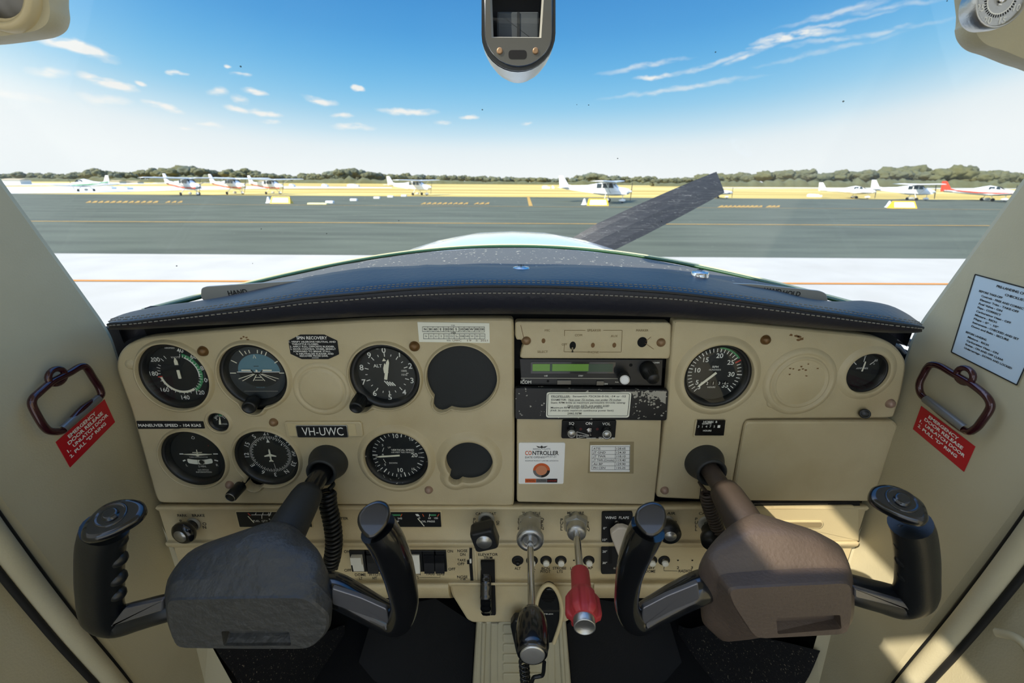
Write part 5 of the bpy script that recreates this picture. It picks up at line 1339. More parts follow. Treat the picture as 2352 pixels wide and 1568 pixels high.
# ================================================================ lower switch panel
def zc(py, Y): return at(1176, py, Y).z
def extrude_x(mb, prof, x0, x1, m, caps=True, smooth=True, nseg=1):
    rows = [[Vector((x0 + (x1 - x0) * k / nseg, Y, z)) for Y, z in prof] for k in range(nseg + 1)]
    mb.loft(rows, m, closed=False, smooth=smooth)
    if caps:
        for r in (rows[0], rows[-1]): mb.add(r + [Vector((r[0].x, .53, r[-1].z)), Vector((r[0].x, .53, r[0].z))], [tuple(range(len(r) + 2))], m)
XL, XR = at(373, 1200, .49).x, at(1975, 1215, .49).x
xa, xb = at(1032, 1350, .49).x, at(1362, 1350, .49).x
up = [(.515, zc(1150, .515)), (.500, zc(1154, .500)), (.4925, zc(1159, .4925)), (.489, zc(1162.5, .489)), (.4865, zc(1167, .4865)), (.488, zc(1171, .488)), (.4905, zc(1173, .4905)), (.4905, zc(1238, .4905)), (.489, zc(1242, .489)), (.4855, zc(1246, .4855)), (.4848, zc(1250, .4848)), (.486, zc(1254, .486)), (.490, zc(1256, .490)), (.4935, zc(1257, .4935))]
lo = [(.4935, zc(1257, .4935)), (.4935, zc(1331, .4935))]
bull = [(.4935, zc(1331, .4935)), (.491, zc(1335, .491)), (.486, zc(1338, .486)), (.483, zc(1343, .483)), (.482, zc(1352, .482)), (.483, zc(1362, .483)), (.487, zc(1369, .487)), (.493, zc(1373, .493)), (.53, zc(1372, .53))]
mid = [(.4935, zc(1331, .4935)), (.491, zc(1335, .491)), (.487, zc(1338, .487)), (.4865, zc(1342, .4865)), (.490, zc(1346, .490)), (.52, zc(1347, .52))]
mb = MB(); extrude_x(mb, up, XL, XR, 'cream_low'); extrude_x(mb, lo, XL + .002, XR, 'cream_low')
extrude_x(mb, bull, XL + .004, xa, 'cream_low'); extrude_x(mb, mid, xa, xb, 'cream_low'); extrude_x(mb, bull, xb, XR, 'cream_low')
sw = build('switch_panel', mb, WORLD, None, 'long grimy cream switch panel along the bottom of the instrument panel', 'panel')
# map pocket lid with its finger slot at the right end
YL = .4900
fr = PF(1810, 1205, .4875); mb = MB(); mb.prism(round_poly(fr.poly([(1640, 1166), (1960, 1162), (1974, 1170), (1974, 1243), (1640, 1244)]), .002), -.003, 0, 'cream_edge', .0015); 
P = rrect(*fr.q(1790, 1210), *fr.q(1888, 1198), .0034); mb.prism(inset(ccw(P), -.0022), -.001, .0012, 'cream_edge', .001); mb.prism(P, .0011, .0014, 'slot_shade')
build('map_pocket_lid', mb, fr, None, 'sunlit cream pocket lid with a finger slot under the glove box', 'lid')
fr = PF(1840, 1157, .4905); mb = MB(); mb.prism(fr.poly([(1700, 1152), (1975, 1152), (1975, 1164), (1700, 1164)]), -.004, 0, 'black_void'); p, q = fr.p(1730, 1156), fr.p(1900, 1156); mb.tube([(p.x, p.y, .0005), (q.x, q.y, .0005)], .0008, 'steel_dark', 6)
build('lid_hinge', mb, fr, None, 'thin metal hinge strip in the dark gap below the glove box', 'hinge')
# pedestal face
fr = PF(1215, 1388, .4935); mb = MB(); mb.prism(round_poly(fr.poly([(1030, 1340), (1400, 1340), (1400, 1352), (1312, 1423), (1298, 1431), (1085, 1431), (1072, 1424), (1036, 1366)]), .006), -.05, 0, 'cream_low', .004)
q = fr.p(1191, 1417); mb.text('PHONE', q.x, q.y, .0026, 'dark_print', z=.0003)
build('pedestal', mb, fr, None, 'cream pedestal face below the middle of the switch panel', 'pedestal')

# lettering painted on the switch panel
F1 = PF(1176, 1210, .4905); F2 = PF(1176, 1300, .4935)
SWL = sw
def lab(fr, t, px, py, hpx=7.5, w=None, rot=0, bold=.012, m='dark_print', off=.0004, tgt=None):
    q = fr.p(px, py); k = (fr.p(px, py - 1).y - fr.p(px, py + 1).y) / 2; lt = tgt or MB(); lt.X = fr.M
    kx = (fr.p(px + 1, py).x - fr.p(px - 1, py).x) / 2
    lt.text(t, q.x, q.y, hpx * k, m, rot=rot, w=None if w is None else w * kx, bold=bold, z=off)
    if tgt is None: build('printed_label', lt, None, sw)
def vert(fr, t, px, py, step, hpx=6.5):
    g = MB()
    for i, c in enumerate(t): lab(fr, c, px, py + i * step, hpx, tgt=g)
    build('printed_label', g, None, sw)
for t, x, y, w in (('PARK', 419, 1183, 22), ('BRAKE', 456, 1183, 29), ('CARB HEAT', 1116, 1179, 47), ('THROTTLE', 1220, 1178, 42), ('MIXTURE', 1322, 1177, 38), ('CABIN AIR', 1522, 1178, 58), ('CABIN HT', 1630, 1178, 50), ('LIGHTER', 780, 1190, 40)): lab(F1, t, x, y, 6, w)
for t, x, y, w in (('ON', 797, 1266, 13), ('OFF', 799, 1309, 16), ('ON', 1034, 1265, 13), ('OFF', 1038, 1306, 16), ('DOME', 828, 1319, 25), ('LT', 829, 1327, 8), ('PITOT', 862, 1319, 27), ('HT', 861, 1327, 10), ('NAV', 905, 1319, 20), ('BCN', 957, 1317, 18), ('TAXI', 988, 1317, 20), ('LDG', 1012, 1317, 17), ('LIGHTS', 948, 1325, 28),
    ('NOSE', 1062, 1264, 23), ('DN', 1063, 1272.5, 12), ('TAKE', 1060, 1285.5, 19), ('OFF', 1059, 1294, 16), ('NOSE', 1062, 1324, 24), ('UP', 1064, 1330, 11), ('ELEVATOR', 1121, 1272.5, 45), ('TRIM', 1121, 1280, 20),
    ('ALT', 1189, 1304.5, 14), ('FUEL', 1221, 1304.5, 18), ('IND', 1222, 1312, 12), ('BCN', 1253, 1304.5, 18), ('PITOT', 1253, 1311.5, 23), ('STROBE', 1285, 1304, 31), ('LTS', 1286, 1311.5, 13), ('LDG', 1318, 1304, 16), ('LTS', 1318, 1311.5, 13), ('FLAP', 1351, 1303.5, 21),
    ('NAV', 1495, 1303, 17), ('DOME', 1494, 1311, 22), ('1', 1525, 1303, None), ('2', 1557, 1303, None), ('3', 1589, 1303, None), ('RADIOS', 1574, 1310.5, 31)): lab(F2, t, x, y, 6, w)
vert(F1, 'PULL', 416, 1196, 8); vert(F1, 'ON', 470, 1202, 8); vert(F1, 'PULL', 1090, 1192, 7); lab(F1, 'ON', 1143.5, 1200, 6, 12, rot=-pi / 2); vert(F1, 'PUSH', 1193, 1192, 7); vert(F1, 'OPEN', 1245, 1192, 7); vert(F1, 'PULL', 1290, 1193, 7); vert(F1, 'LEAN', 1350, 1195, 7); lab(F1, 'ON', 1550, 1200, 6, 12, rot=-pi / 2); vert(F1, 'PULL', 1599, 1191, 8)
for ab in ((((963, 1325), (1011, 1325)), ((1011, 1325), (1011, 1322))), (((1525, 1307), (1525, 1310)), ((1525, 1310), (1556, 1310.5)), ((1592, 1310.5), (1640, 1310.5)))):
    lt = MB(); lt.X = F2.M
    for a, b in ab: lt.strip(F2.q(*a), F2.q(*b), .0005, .0004, 'dark_print')
    build('printed_bracket', lt, None, sw)
for x, y in ((1557, 1286), (1590, 1286), (1318, 1286)): q = F2.p(x, y); lt = MB(); lt.X = F2.M; lt.flat(circ(.0013, 12, q.x, q.y), .0004, 'black_void'); build('blank_hole', lt, None, sw)

# fuel and oil gauges
def strip_gauge(x0, x1, label, art):
    fr = PF((x0 + x1) / 2, 1191, .4905); t = thing('engine_gauge', fr, label, 'gauge')
    mb = MB(); P = rrect(*fr.q(x0 - 2, 1211), *fr.q(x1 + 2, 1172), .0015); Q = rrect(*fr.q(x0, 1208), *fr.q(x1, 1174), .0008)
    mb.prism(P, -.001, .0012, 'cream_low', .0008); mb.flat(Q, .0014, 'black_void'); build('surround', mb, parent=t)
    mb = MB(); art(mb, fr, .0017); build('gauge_art', mb, parent=t)
    mb = MB(); mb.flat(Q, .0026, 'instrument_glass'); build('cover_glass', mb, parent=t)
def a_fuel(mb, fr, z):
    S = lambda a, b, w, m: mb.strip(fr.q(*a), fr.q(*b), w, z, m)
    S((579, 1180), (624, 1180), .0008, 'white_print')
    for x in (590, 606, 619): S((x, 1175), (x - 2, 1180), .0008, 'white_print')
    S((624, 1174), (619, 1183), .0012, 'white_print'); S((603, 1181), (603, 1189), .0008, 'white_print'); S((571, 1176), (577, 1182), .0016, 'red_print'); S((571, 1183), (585, 1198), .0012, 'cream_pointer')
    q = fr.p(600, 1194); mb.text('FUEL  QTY', q.x, q.y, .0030, 'white_print', w=32 / 1680, z=z); q = fr.p(621, 1190); mb.text('R', q.x, q.y, .0026, 'white_print', z=z)
    q = fr.p(665, 1180); S((648, 1180), (690, 1180), .0008, 'white_print')
strip_gauge(552, 712, 'black rectangular fuel quantity gauge partly behind the left yoke hub', a_fuel)
def a_oil(mb, fr, z):
    S = lambda a, b, w, m: mb.strip(fr.q(*a), fr.q(*b), w, z, m)
    S((880, 1180.5), (921, 1180.5), .0024, 'green_print'); S((921, 1184), (924, 1178), .0010, 'orange_print'); S((988, 1180.5), (1002, 1180.5), .0024, 'green_print'); S((986.5, 1184), (987.5, 1178), .0008, 'white_print'); S((1005, 1184), (1009, 1178), .0010, 'orange_print'); S((971, 1178), (974, 1184), .0010, 'orange_print')
    mb.flat(fr.poly([(954, 1178), (961, 1178), (965, 1183), (958, 1183)]), z, 'white_print'); S((960, 1188), (975, 1206), .0012, 'cream_pointer')
    for s_, x, y, w in (('245', 919, 1188, 10), ('TEMP', 907, 1195, 20), ('0', 964, 1187, 3), ('60', 987, 1187.5, 6), ('100', 1002, 1187.5, 8), ('OIL PRESS', 984, 1195, 30)): q = fr.p(x, y); mb.text(s_, q.x, q.y, .0028, 'white_print', w=w / 1680, z=z, bold=.01)
strip_gauge(850, 1012, 'black rectangular oil temperature and pressure gauge right of the left yoke', a_oil)

# rocker switches
fr = PF(918, 1288, .4935)
for i, (x0, x1, m, lb, st) in enumerate([(814, 838, 'switch_white', 'white rocker switch over DOME LT with scratched upper edge', 'on'), (848, 872, 'black_plastic', 'dark smoked rocker switch over PITOT HT', 'off'), (880, 904, 'switch_white', 'rocker switch over NAV hidden behind the left yoke grip', 'off'), (943, 967, 'switch_white', 'white rocker switch over BCN right of the yoke grip', 'off'), (977, 1000, 'black_gloss', 'black rocker switch over TAXI', 'off'), (1002, 1023, 'black_gloss', 'black rocker switch over LDG at the end of the row', 'off')]):
    c = (x0 + x1) / 2; f = PF(c, 1288, .4935); t = thing('rocker_switch', f, lb, 'switch', 'rocker switches')
    mb = MB(); h0 = 1310; mb.prism(rrect(*f.q(x0 - 4.5 if i < 5 else x0 - 2, h0), *f.q(x1 + 4.5 if i < 4 else x1 + 1.5, 1262), .0006), 0, .0022, 'black_plastic', .0005); build('switch_bezel', mb, parent=t)
    mb = MB(); a, b = f.q(x0, 1306)[0], f.q(x1, 1306)[0]; yt, yb_, ym = f.q(c, 1270)[1], f.q(c, 1307)[1], f.q(c, 1287)[1]
    zt, zb = (.0085, .0035) if st == 'on' else (.0040, .0075)
    prof = [(yb_, .0015), (yb_, zb), (ym, .0048 if st == 'off' else .0050), (ym + .0004, .0052 if st == 'off' else .0085), (yt, zt), (yt, .0015)]
    rows = [[(x, y, z) for y, z in prof] for x in (a, b)]; mb.loft([[Vector(p) for p in r] for r in rows], m, closed=True, smooth=False); build('rocker', mb, parent=t)
# push breakers
for x, c, lb in ((1189, 'black_plastic', 'black push breaker above ALT'), (1222, 'switch_white', 'white-tipped breaker half behind the throttle rod'), (1254, 'switch_white', 'white-tipped breaker above BCN PITOT'), (1288, 'switch_white', 'white-tipped breaker above STROBE LTS'), (1352, 'switch_white', 'white-tipped breaker above FLAP'), (1496, 'switch_white', 'white-tipped breaker above NAV DOME'), (1525, 'switch_white', 'white-tipped breaker above the number 1')):
    f = PF(x, 1286, .4935); t = thing('circuit_breaker', f, lb, 'circuit breaker', 'push breakers on the switch panel')
    mb = MB(); mb.lathe([(0, .0080), (.0012, .0080), (.0022, .0068), (.0022, .0056)], 'black_matte', n=24); build('collar', mb, parent=t)
    mb = MB(); mb.lathe([(0, .0052), (.0045, .0052), (.0050, .0046)], 'steel_dark' if c == 'switch_white' else 'black_plastic', n=20); mb.lathe([(.0045, .0044 if c == 'switch_white' else .003), (.0075, .0043 if c == 'switch_white' else .0030), (.008, .0036 if c == 'switch_white' else .0025), (.008, 0)], c, n=20); build('plunger', mb, parent=t)
# elevator trim
f = PF(1082, 1295, .4930); t = thing('trim_indicator', f, 'narrow black trim indicator slot beside NOSE DN and TAKE OFF', 'indicator')
mb = MB(); mb.prism(f.poly([(1078.5, 1258), (1084.5, 1258), (1085, 1295), (1087.5, 1333), (1081, 1333), (1078, 1295)]), 0, .0008, 'black_void'); mb.flat(f.poly([(1073, 1285), (1078, 1285), (1078, 1294), (1073, 1294)]), .0009, 'black_void'); build('slot', mb, parent=t)
mb = MB(); mb.prism(rrect(*f.q(1079, 1290), *f.q(1083, 1281), .0006), .0008, .0028, 'switch_white', .0005); build('pointer', mb, parent=t)
mb = MB(); mb.prism(f.poly([(1088, 1258), (1095, 1258), (1098, 1333), (1092, 1333)]), 0, .0014, 'cream_low', .001); build('side_rail', mb, parent=t)
f = PF(1120, 1360, .4890); t = thing('elevator_trim_wheel', f, 'knurled black elevator trim wheel standing in its slot in the pedestal', 'trim wheel')
mb = MB(); mb.prism(f.poly([(1104, 1289), (1136, 1289), (1137, 1345), (1139, 1408), (1137, 1411), (1110, 1411), (1108, 1345)]), -.003, .0012, 'black_void'); build('slot', mb, parent=t)
mb = MB(); rad = .048; cc = Vector((f.p(1117, 1365).x, f.p(1117, 1362).y, -.030)); n_ = 96; rings = []
for k in range(n_ + 1):
    a = 2 * pi * k / n_; ph = (a * 14 / (2 * pi)) % 1; r_ = rad + (.0026 if ph < .18 else 0)
    rings.append([(cc.x + dx, cc.y + (r_ - dr) * cos(a), cc.z + (r_ - dr) * sin(a)) for dx, dr in ((-.0075, .010), (-.0075, .003), (-.005, .0004), (0, 0), (.005, .0004), (.0075, .003), (.0075, .010))])
mb.loft([[Vector(p) for p in r] for r in rings], 'black_gloss', closed=True, caps=(False, False)); build('wheel_rim', mb, parent=t)
mb = MB(); mb.lathe([(-.006, rad - .008), (.006, rad - .008)], 'black_plastic', cc, (1, 0, 0), 48); build('wheel_disc', mb, parent=t)
# ---- pull knobs and controls, lathed along their own axes
def axis_thing(name, label, cat, base, tip, group=None):
    """base and tip are (px, py, Y)"""
    a = at(*base); b = on_plane(tip[0], tip[1], a, Vector((0, 0, 1))); f = Frame(a, (1, 0, 0), (0, 0, 1)); d = f.R.transposed() @ (b - a)
    return thing(name, f, label, cat, group), f, d, d.length
def part_lathe(parent, name, prof, m, d, n=32, disc=None, smooth=True, A=(0, 0, 0), up=None):
    mb = MB(); mb.lathe(prof, m, A, d, n, smooth=smooth, up=up)
    if disc: h, r_, dm = disc; mb.lathe([(h, r_), (h + .0003, r_), (h + .0003, 0)], dm, A, d, n)
    return build(name, mb, parent=parent)
t, f, d, L = axis_thing('park_brake_knob', 'black round parking brake knob with silver face below PARK BRAKE', 'knob', (446, 1202, .4905), (413, 1232, .466))
k = L / .0315
part_lathe(t, 'bushing', [(0, .0095), (.002, .0095), (.003, .0085)], 'worn_metal', d)
part_lathe(t, 'knob_head', [(0, .0080), (.010 * k, .0080), (.013 * k, .0095), (.016 * k, .0140), (.021 * k, .0160), (.026 * k, .0155), (.030 * k, .0125), (L, .0100), (L, 0)], 'black_gloss', d, disc=(L, .0085, 'alu_disc'))
t, f, d, L = axis_thing('carb_heat_knob', 'square black carburettor heat knob with silver disc', 'knob', (1117, 1191, .4905), (1112, 1245, .460))
ks = L / .0385
part_lathe(t, 'bushing', [(0, .0110), (.0025, .0110), (.0035, .0095)], 'worn_metal', d)
part_lathe(t, 'stem', [(0, .0078), (.016, .0075), (.022, .0085)], 'black_plastic', d)
mb = MB(); dn = d.normalized(); u = Vector((cos(.28), sin(.28) * 1, 0)); u = (u - dn * u.dot(dn)).normalized(); w = dn.cross(u); rings = []
for h, k in ((.012, .55), (.018, .90), (.022, 1.0), (.034, .98), (.037, .93), (.0385, .84)):
    rings.append([dn * h * ks + u * a * k + w * b * k for a, b in rrect(-.0155, -.0155, .0155, .0155, .0045)])
mb.loft(rings, 'black_plastic', smooth=False); mb.lathe([(L + .0001, .0098), (L + .0004, .0098), (L + .0004, 0)], 'alu_disc', (0, 0, 0), d); build('knob_head', mb, parent=t)
# throttle
t, f, d, L = axis_thing('throttle', 'long throttle with silver rod and big glossy black knob', 'throttle', (1217, 1196, .4905), (1223, 1504, .352))
part_lathe(t, 'hex_nut', [(0, .0165), (.006, .0165), (.010, .0150)], 'alu', d, 6, smooth=False, up=(0, 1, 0))
part_lathe(t, 'barrel', [(.008, .0145), (.010, .0140), (.024, .0140), (.026, .0152), (.028, .0152), (.030, .0125)], 'alu', d)
mb = MB(); dn = d.normalized(); u = dn.orthogonal().normalized(); w = dn.cross(u)
mb.lathe([(.027, .0155), (.029, .0168), (.035, .0168), (.0365, .0160), (.0368, .0100), (.034, .0090)], 'alu', (0, 0, 0), d, 48)
for k in range(60): a = 2 * pi * k / 60; e = u * cos(a) + w * sin(a); mb.tube([dn * .029 + e * .0168, dn * .035 + (u * cos(a + .06) + w * sin(a + .06)) * .0168], .0004, 'alu', 5)
build('knurled_friction_lock', mb, parent=t)
part_lathe(t, 'rod', [(.030, .0040), (L - .040, .0040)], 'chrome', d, 24)
kb = L - .0475; q_ = .0475 / .0375
part_lathe(t, 'knob_head', [(kb, .0070), (kb + .001, .0105), (kb + .006, .0132), (kb + .014, .0152), (kb + .026, .0162), (kb + .040, .0156), (kb + .0460, .0146), (kb + .0475, .0134), (kb + .0470, 0)], 'black_gloss', d, 40)
part_lathe(t, 'knob_cap', [(kb + .0472, .0120), (kb + .0482, .0117), (kb + .0485, .0104), (kb + .0480, 0)], 'alu_disc', d)
# mixture
t, f, d, L = axis_thing('mixture_control', 'red ribbed mixture control with silver tip and chrome rod', 'mixture control', (1322, 1197, .4905), (1343, 1441, .372))
part_lathe(t, 'hex_nut', [(0, .0170), (.007, .0170), (.011, .0150)], 'alu', d, 6, smooth=False, up=(0, 1, 0))
part_lathe(t, 'barrel', [(.009, .0128), (.012, .0124), (.020, .0124), (.023, .0118), (.024, .0100), (.024, .005)], 'alu', d)
part_lathe(t, 'rod', [(.020, .0045), (L * .56, .0045)], 'chrome', d, 24)
s0 = L * .53
part_lathe(t, 'red_sleeve', [(s0, .0085), (s0 + .001, .0100), (s0 + .003, .0106), (s0 + .026, .0110), (s0 + .031, .0122), (s0 + .034, .0140)], 'red_plastic', d)
mb = MB(); rings = []; dn = d.normalized(); u = Vector((1, 0, 0)); u = (u - dn * u.dot(dn)).normalized(); w = dn.cross(u)
for h, r_, amp in ((s0 + .028, .0112, 0), (s0 + .034, .0148, .06), (s0 + .039, .0166, .11), (L - .016, .0172, .11), (L - .012, .0160, .11), (L - .009, .0130, .02)):
    ring = []
    for k in range(96):
        a = 2 * pi * k / 96; q = cos(a * 6); rr = r_ * (1 + amp * (max(-1, min(1, q * 3)))); ring.append(dn * h + (u * cos(a) + w * sin(a)) * rr)
    rings.append(ring)
mb.loft(rings, 'red_plastic'); build('red_grip', mb, parent=t)
part_lathe(t, 'release_button', [(L - .014, .0112), (L - .0005, .0112), (L, .0107), (L, .0094), (L - .0006, .0090), (L - .0006, 0)], 'alu', d)
# cabin air and cabin heat
t, f, d, L = axis_thing('cabin_air_knob', 'round black cabin air knob with silver face beside the right yoke grip', 'knob', (1530, 1198, .4905), (1541, 1235, .466))
part_lathe(t, 'bushing', [(0, .0105), (.002, .0105), (.003, .009)], 'worn_metal', d); part_lathe(t, 'stem', [(0, .006), (.014, .006)], 'steel_dark', d)
part_lathe(t, 'knob_head', [(.008, .0100), (.010, .0130), (.014, .0145), (.023, .0145), (.026, .0125), (.0265, 0)], 'black_plastic', d, disc=(.0266, .0076, 'alu_disc'))
t, f, d, L = axis_thing('cabin_heat_knob', 'black cabin heat knob half hidden behind the right yoke and its cord', 'knob', (1623, 1200, .4905), (1637, 1240, .462))
part_lathe(t, 'bushing', [(0, .0115), (.002, .0115), (.003, .0085), (.0025, .006)], 'worn_metal', d); part_lathe(t, 'stem', [(0, .004), (.012, .004)], 'steel_dark', d)
part_lathe(t, 'knob_head', [(.008, .0060), (.012, .0095), (.016, .0080), (.022, .0080), (.026, .0140), (.034, .0145), (.035, 0)], 'black_plastic', d)
# wing flap lever
f = PF(1418, 1243, .4900); t = thing('wing_flap_control', f, 'black WING FLAPS plate with white paddle lever', 'flap control')
mb = MB(); mb.prism(round_poly(f.poly([(1382, 1173), (1452, 1172), (1454, 1313), (1380, 1314)]), .003), 0, .0035, 'black_matte', .0008); z = .0037
q = f.p(1416, 1184); mb.text('WING  FLAPS', q.x, q.y, .0040, 'white_paint', w=.0310, z=z, bold=.015)
for s_, y in (('0°', 1208), ('10°', 1234.5), ('20°', 1261.5), ('30°', 1287.5)): q = f.p(1388, y); mb.text(s_, q.x, q.y, .0036, 'white_paint', z=z, maxw=.0062, bold=.01)
mb.prism(round_poly(f.poly([(1397, 1211), (1404, 1211), (1405, 1289), (1397, 1289)]), .0016), .0034, .0039, 'black_void', .0002); build('plate_body', mb, parent=t)
for x, y in ((1415, 1194.5), (1410, 1300)): q = f.p(x, y); mb = MB(); mb.lathe([(0, .0030), (.001, .0028), (.0018, .0015), (.0018, 0)], 'steel_dark', (q.x, q.y, .0035), n=16); build('plate_screw', mb, parent=t)
mb = MB(); mb.prism(round_poly(f.poly([(1403, 1222), (1418, 1210), (1432, 1209), (1446, 1214), (1450, 1232), (1434, 1276), (1428, 1284), (1422, 1280), (1404, 1234)], .018), .002), .012, .020, 'lever_white', .002); build('paddle', mb, parent=t)
mb = MB(); q = f.p(1418, 1205); mb.tube([(q.x, q.y, .003), (q.x, q.y - .003, .015)], .0022, 'maroon_metal', 8); build('lever_arm', mb, parent=t)
# microphone in its bracket, and its cord
f = PF(1262, 1400, .462); t = thing('microphone', f, 'black hand microphone hanging in a cream bracket behind the throttle knob', 'microphone')
mb = MB(); P = f.poly([(1234, 1404), (1236, 1385), (1244, 1364), (1254, 1353), (1264, 1351), (1274, 1356), (1283, 1372), (1286, 1404), (1284, 1440), (1268, 1477), (1250, 1478), (1226, 1460)]); mb.prism(round_poly(P, .003), -.012, 0, 'black_plastic', .002)
q = f.p(1260, 1370, .001)
for i in range(-5, 6):
    hw = sqrt(max(0, 1 - (i / 5.6) ** 2)) * .0098; mb.box(q.x - hw, q.x + hw, q.y + i * .0020 - .0004, q.y + i * .0020 + .0004, 0, .0008, 'black_void')
mb.prism(rrect(*f.q(1236, 1403), *f.q(1285, 1399), .0003), 0, .0012, 'steel_dark'); q = f.p(1260, 1409); mb.text('TELEX', q.x, q.y, .0022, 'white_print', z=.0004, w=.013); build('body', mb, parent=t)
mb = MB(); path = catmull([at(a, b, .4600) for a, b in ((1230, 1420), (1231, 1395), (1236, 1370), (1246, 1350), (1259, 1342), (1272, 1348), (1283, 1365), (1290, 1390), (1291, 1408), (1286, 1435), (1272, 1476))], 5)
mb.X = f.I; mb.tube(path, .0028, 'cream_edge', 10); mb.X = None; build('bracket', mb, parent=t)
mb = MB(); mb.prism(round_poly(f.poly([(1172, 1446), (1182, 1430), (1200, 1430), (1262, 1470), (1262, 1500), (1245, 1530), (1196, 1524), (1186, 1510)]), .004), -.016, -.004, 'black_plastic', .003); build('push_to_talk_body', mb, parent=t)
mb = MB(); pts = []
for k in range(0, 9 * 16):
    a = 2 * pi * k / 16; yy = 1515 + k * .62; c = at(1203 + k * .05, yy, .455); pts.append(c + Vector((cos(a) * .0062, sin(a) * .0062, 0)))
mb.tube(pts, .0017, 'black_plastic', 6); mb.tube(catmull([at(x, y, .45) for x, y in ((1250, 1520), (1247, 1548), (1236, 1553), (1224, 1558), (1218, 1590))], 4), .0028, 'black_plastic', 8)
build('coiled_cord', mb, WORLD, None, 'coiled black microphone cord hanging below the throttle knob', 'cord')

# ================================================================ control yokes
def grip(parent, name, pts, rad, m, nb=(), face=None, fm='black_gloss', cap_n=None, button=None, flat=1.0):
    P = [at(*p) for p in pts]; path = catmull(P, 6); rr = [v.x for v in catmull([Vector((r, 0, 0)) for r in rad], 6)]
    mb = MB(); mb.tube(path, [(r, r * flat) for r in rr], m, 20, up=(0, 1, 0))
    for px, py, Y, r in nb: mb.ball(at(px, py, Y), r, m, 14, (1, .9, .85))
    if face:
        outline, Y, nrm = face; c = sum((Vector((x, y, 0)) for x, y in outline), Vector()) / len(outline); O = at(c.x, c.y, Y); n = Vector(nrm).normalized()
        W_ = catmull([on_plane(x, y, O, n) for x, y in outline], 4, True)
        cw = sum(W_, Vector()) / len(W_)
        end = path[-1]; r0 = [p * 1 for p in W_]; r1 = [cw + (p - cw) * .93 + n * .0018 for p in W_]; r2 = [cw + (p - cw) * .8 + n * .0024 for p in W_]; rm = [cw + (p - cw) * 1.0 - n * .004 for p in W_]
        rl = [end * .45 + (cw + (p - cw) * .80) * .55 - n * .006 for p in W_]
        mb.loft([rl, rm, r0, r1, r2], fm); mb.add([cw + n * .0014] + r2, [(0, i + 1, (i + 1) % len(r2) + 1) for i in range(len(r2))], fm, True)
        if button:
            b = on_plane(*button, O, n); mb.lathe([(.0012, .0115), (.0030, .0112), (.0034, .0100), (.0020, .0086), (.0020, .0058), (.0046, .0055), (.0050, .0046), (.0052, .0042), (.0052, .0038), (.0052, 0)], fm, b, n, 28)
    return build(name, mb, parent=parent)
def yoke(side, S, slot, hubm, label, boot_px, slv):
    r = bpy.data.objects.new('control_yoke', None); COL.objects.link(r); tag(r, label, 'control yoke', 'control yokes')
    a = at(*boot_px, YP)
    rings = []
    for Y, pts in S: rings.append(chaikin([at(x, y, Y) for x, y in pts]))
    mb = MB(); f = PF(*S[0][1][0], S[0][0])
    c0 = sum(rings[0], Vector()) / len(rings[0]); front = [c0 + (p - c0) * .975 for p in rings[0]]; back0 = [p + Vector((0, .0022, 0)) for p in rings[0]]
    outline = [(f.loc(p).x, f.loc(p).y) for p in front]; hole = ccw(round_poly(f.poly(slot), .002, 3)); mb.X = f.M
    mb.holed(outline, [hole], 0, hubm)
    low = min(y for x, y in hole); fl = [(x, y, -.010) for x, y in hole]; mb.loft([[(x, y, 0) for x, y in hole], [(x * 1, y, -.003) for x, y in hole], [(x, y + (.0035 if y < low + .004 else 0), -.010) for x, y in hole]], hubm, caps=(False, True), smooth=False); mb.X = None
    mb.loft([front, [p for p in back0]], hubm, caps=(False, False), smooth=True)
    band = [back0, rings[1]]; mb.loft(band, hubm, caps=(False, False), smooth=True)
    n = len(rings[0]); fine = []
    cols = [catmull([rings[k][i] for k in range(1, len(rings))], 4) for i in range(n)]
    fine = [[cols[i][k] for i in range(n)] for k in range(len(cols[0]))]
    mb.loft(fine, hubm, caps=(False, True)); build('hub', mb, parent=r)
    mb = MB(); x, z = a.x, a.z
    cs = [at(px, py, Y) for px, py, Y in slv]
    mb.loft([[c + Vector((cos(t) * q, 0, sin(t) * q)) for t in [2 * pi * k / 28 for k in range(28)]] for c, q in zip([cs[0] + Vector((0, .001, 0))] + cs, [.0130] + [s[3] for s in [(0, 0, 0, .0165), (0, 0, 0, .0178), (0, 0, 0, .0195), (0, 0, 0, .0210)]][:len(cs)])], 'boot_rubber' if side < 0 else 'boot_sunlit'); build('shaft_sleeve', mb, parent=r)
    mb = MB(); mb.tube([Vector((x, .52, z)), Vector((x, .47, z)), cs[0] + Vector((0, -.01, 0))], .0112, 'black_gloss' if side < 0 else 'boot_sunlit', 24); build('shaft', mb, parent=r)
    return r
SL = [(.300, [(402, 1489), (560, 1491), (713, 1491), (750, 1458), (757, 1415), (705, 1372), (640, 1372), (560, 1373), (470, 1375), (384, 1377), (379, 1395), (388, 1450)]),
      (.313, [(402, 1480), (560, 1482), (718, 1486), (760, 1440), (765, 1380), (722, 1332), (640, 1328), (560, 1328), (470, 1330), (392, 1333), (376, 1360), (384, 1430)]),
      (.337, [(415, 1450), (560, 1455), (705, 1460), (752, 1420), (763, 1340), (735, 1270), (650, 1250), (560, 1248), (480, 1262), (415, 1284), (386, 1325), (392, 1400)]),
      (.365, [(440, 1420), (560, 1425), (690, 1430), (735, 1390), (748, 1300), (718, 1246), (668, 1206), (610, 1200), (540, 1224), (462, 1250), (425, 1290), (425, 1380)]),
      (.385, [(560, 1400), (600, 1405), (660, 1400), (710, 1370), (730, 1300), (705, 1240), (680, 1210), (650, 1196), (620, 1198), (585, 1215), (560, 1250), (555, 1330)])]
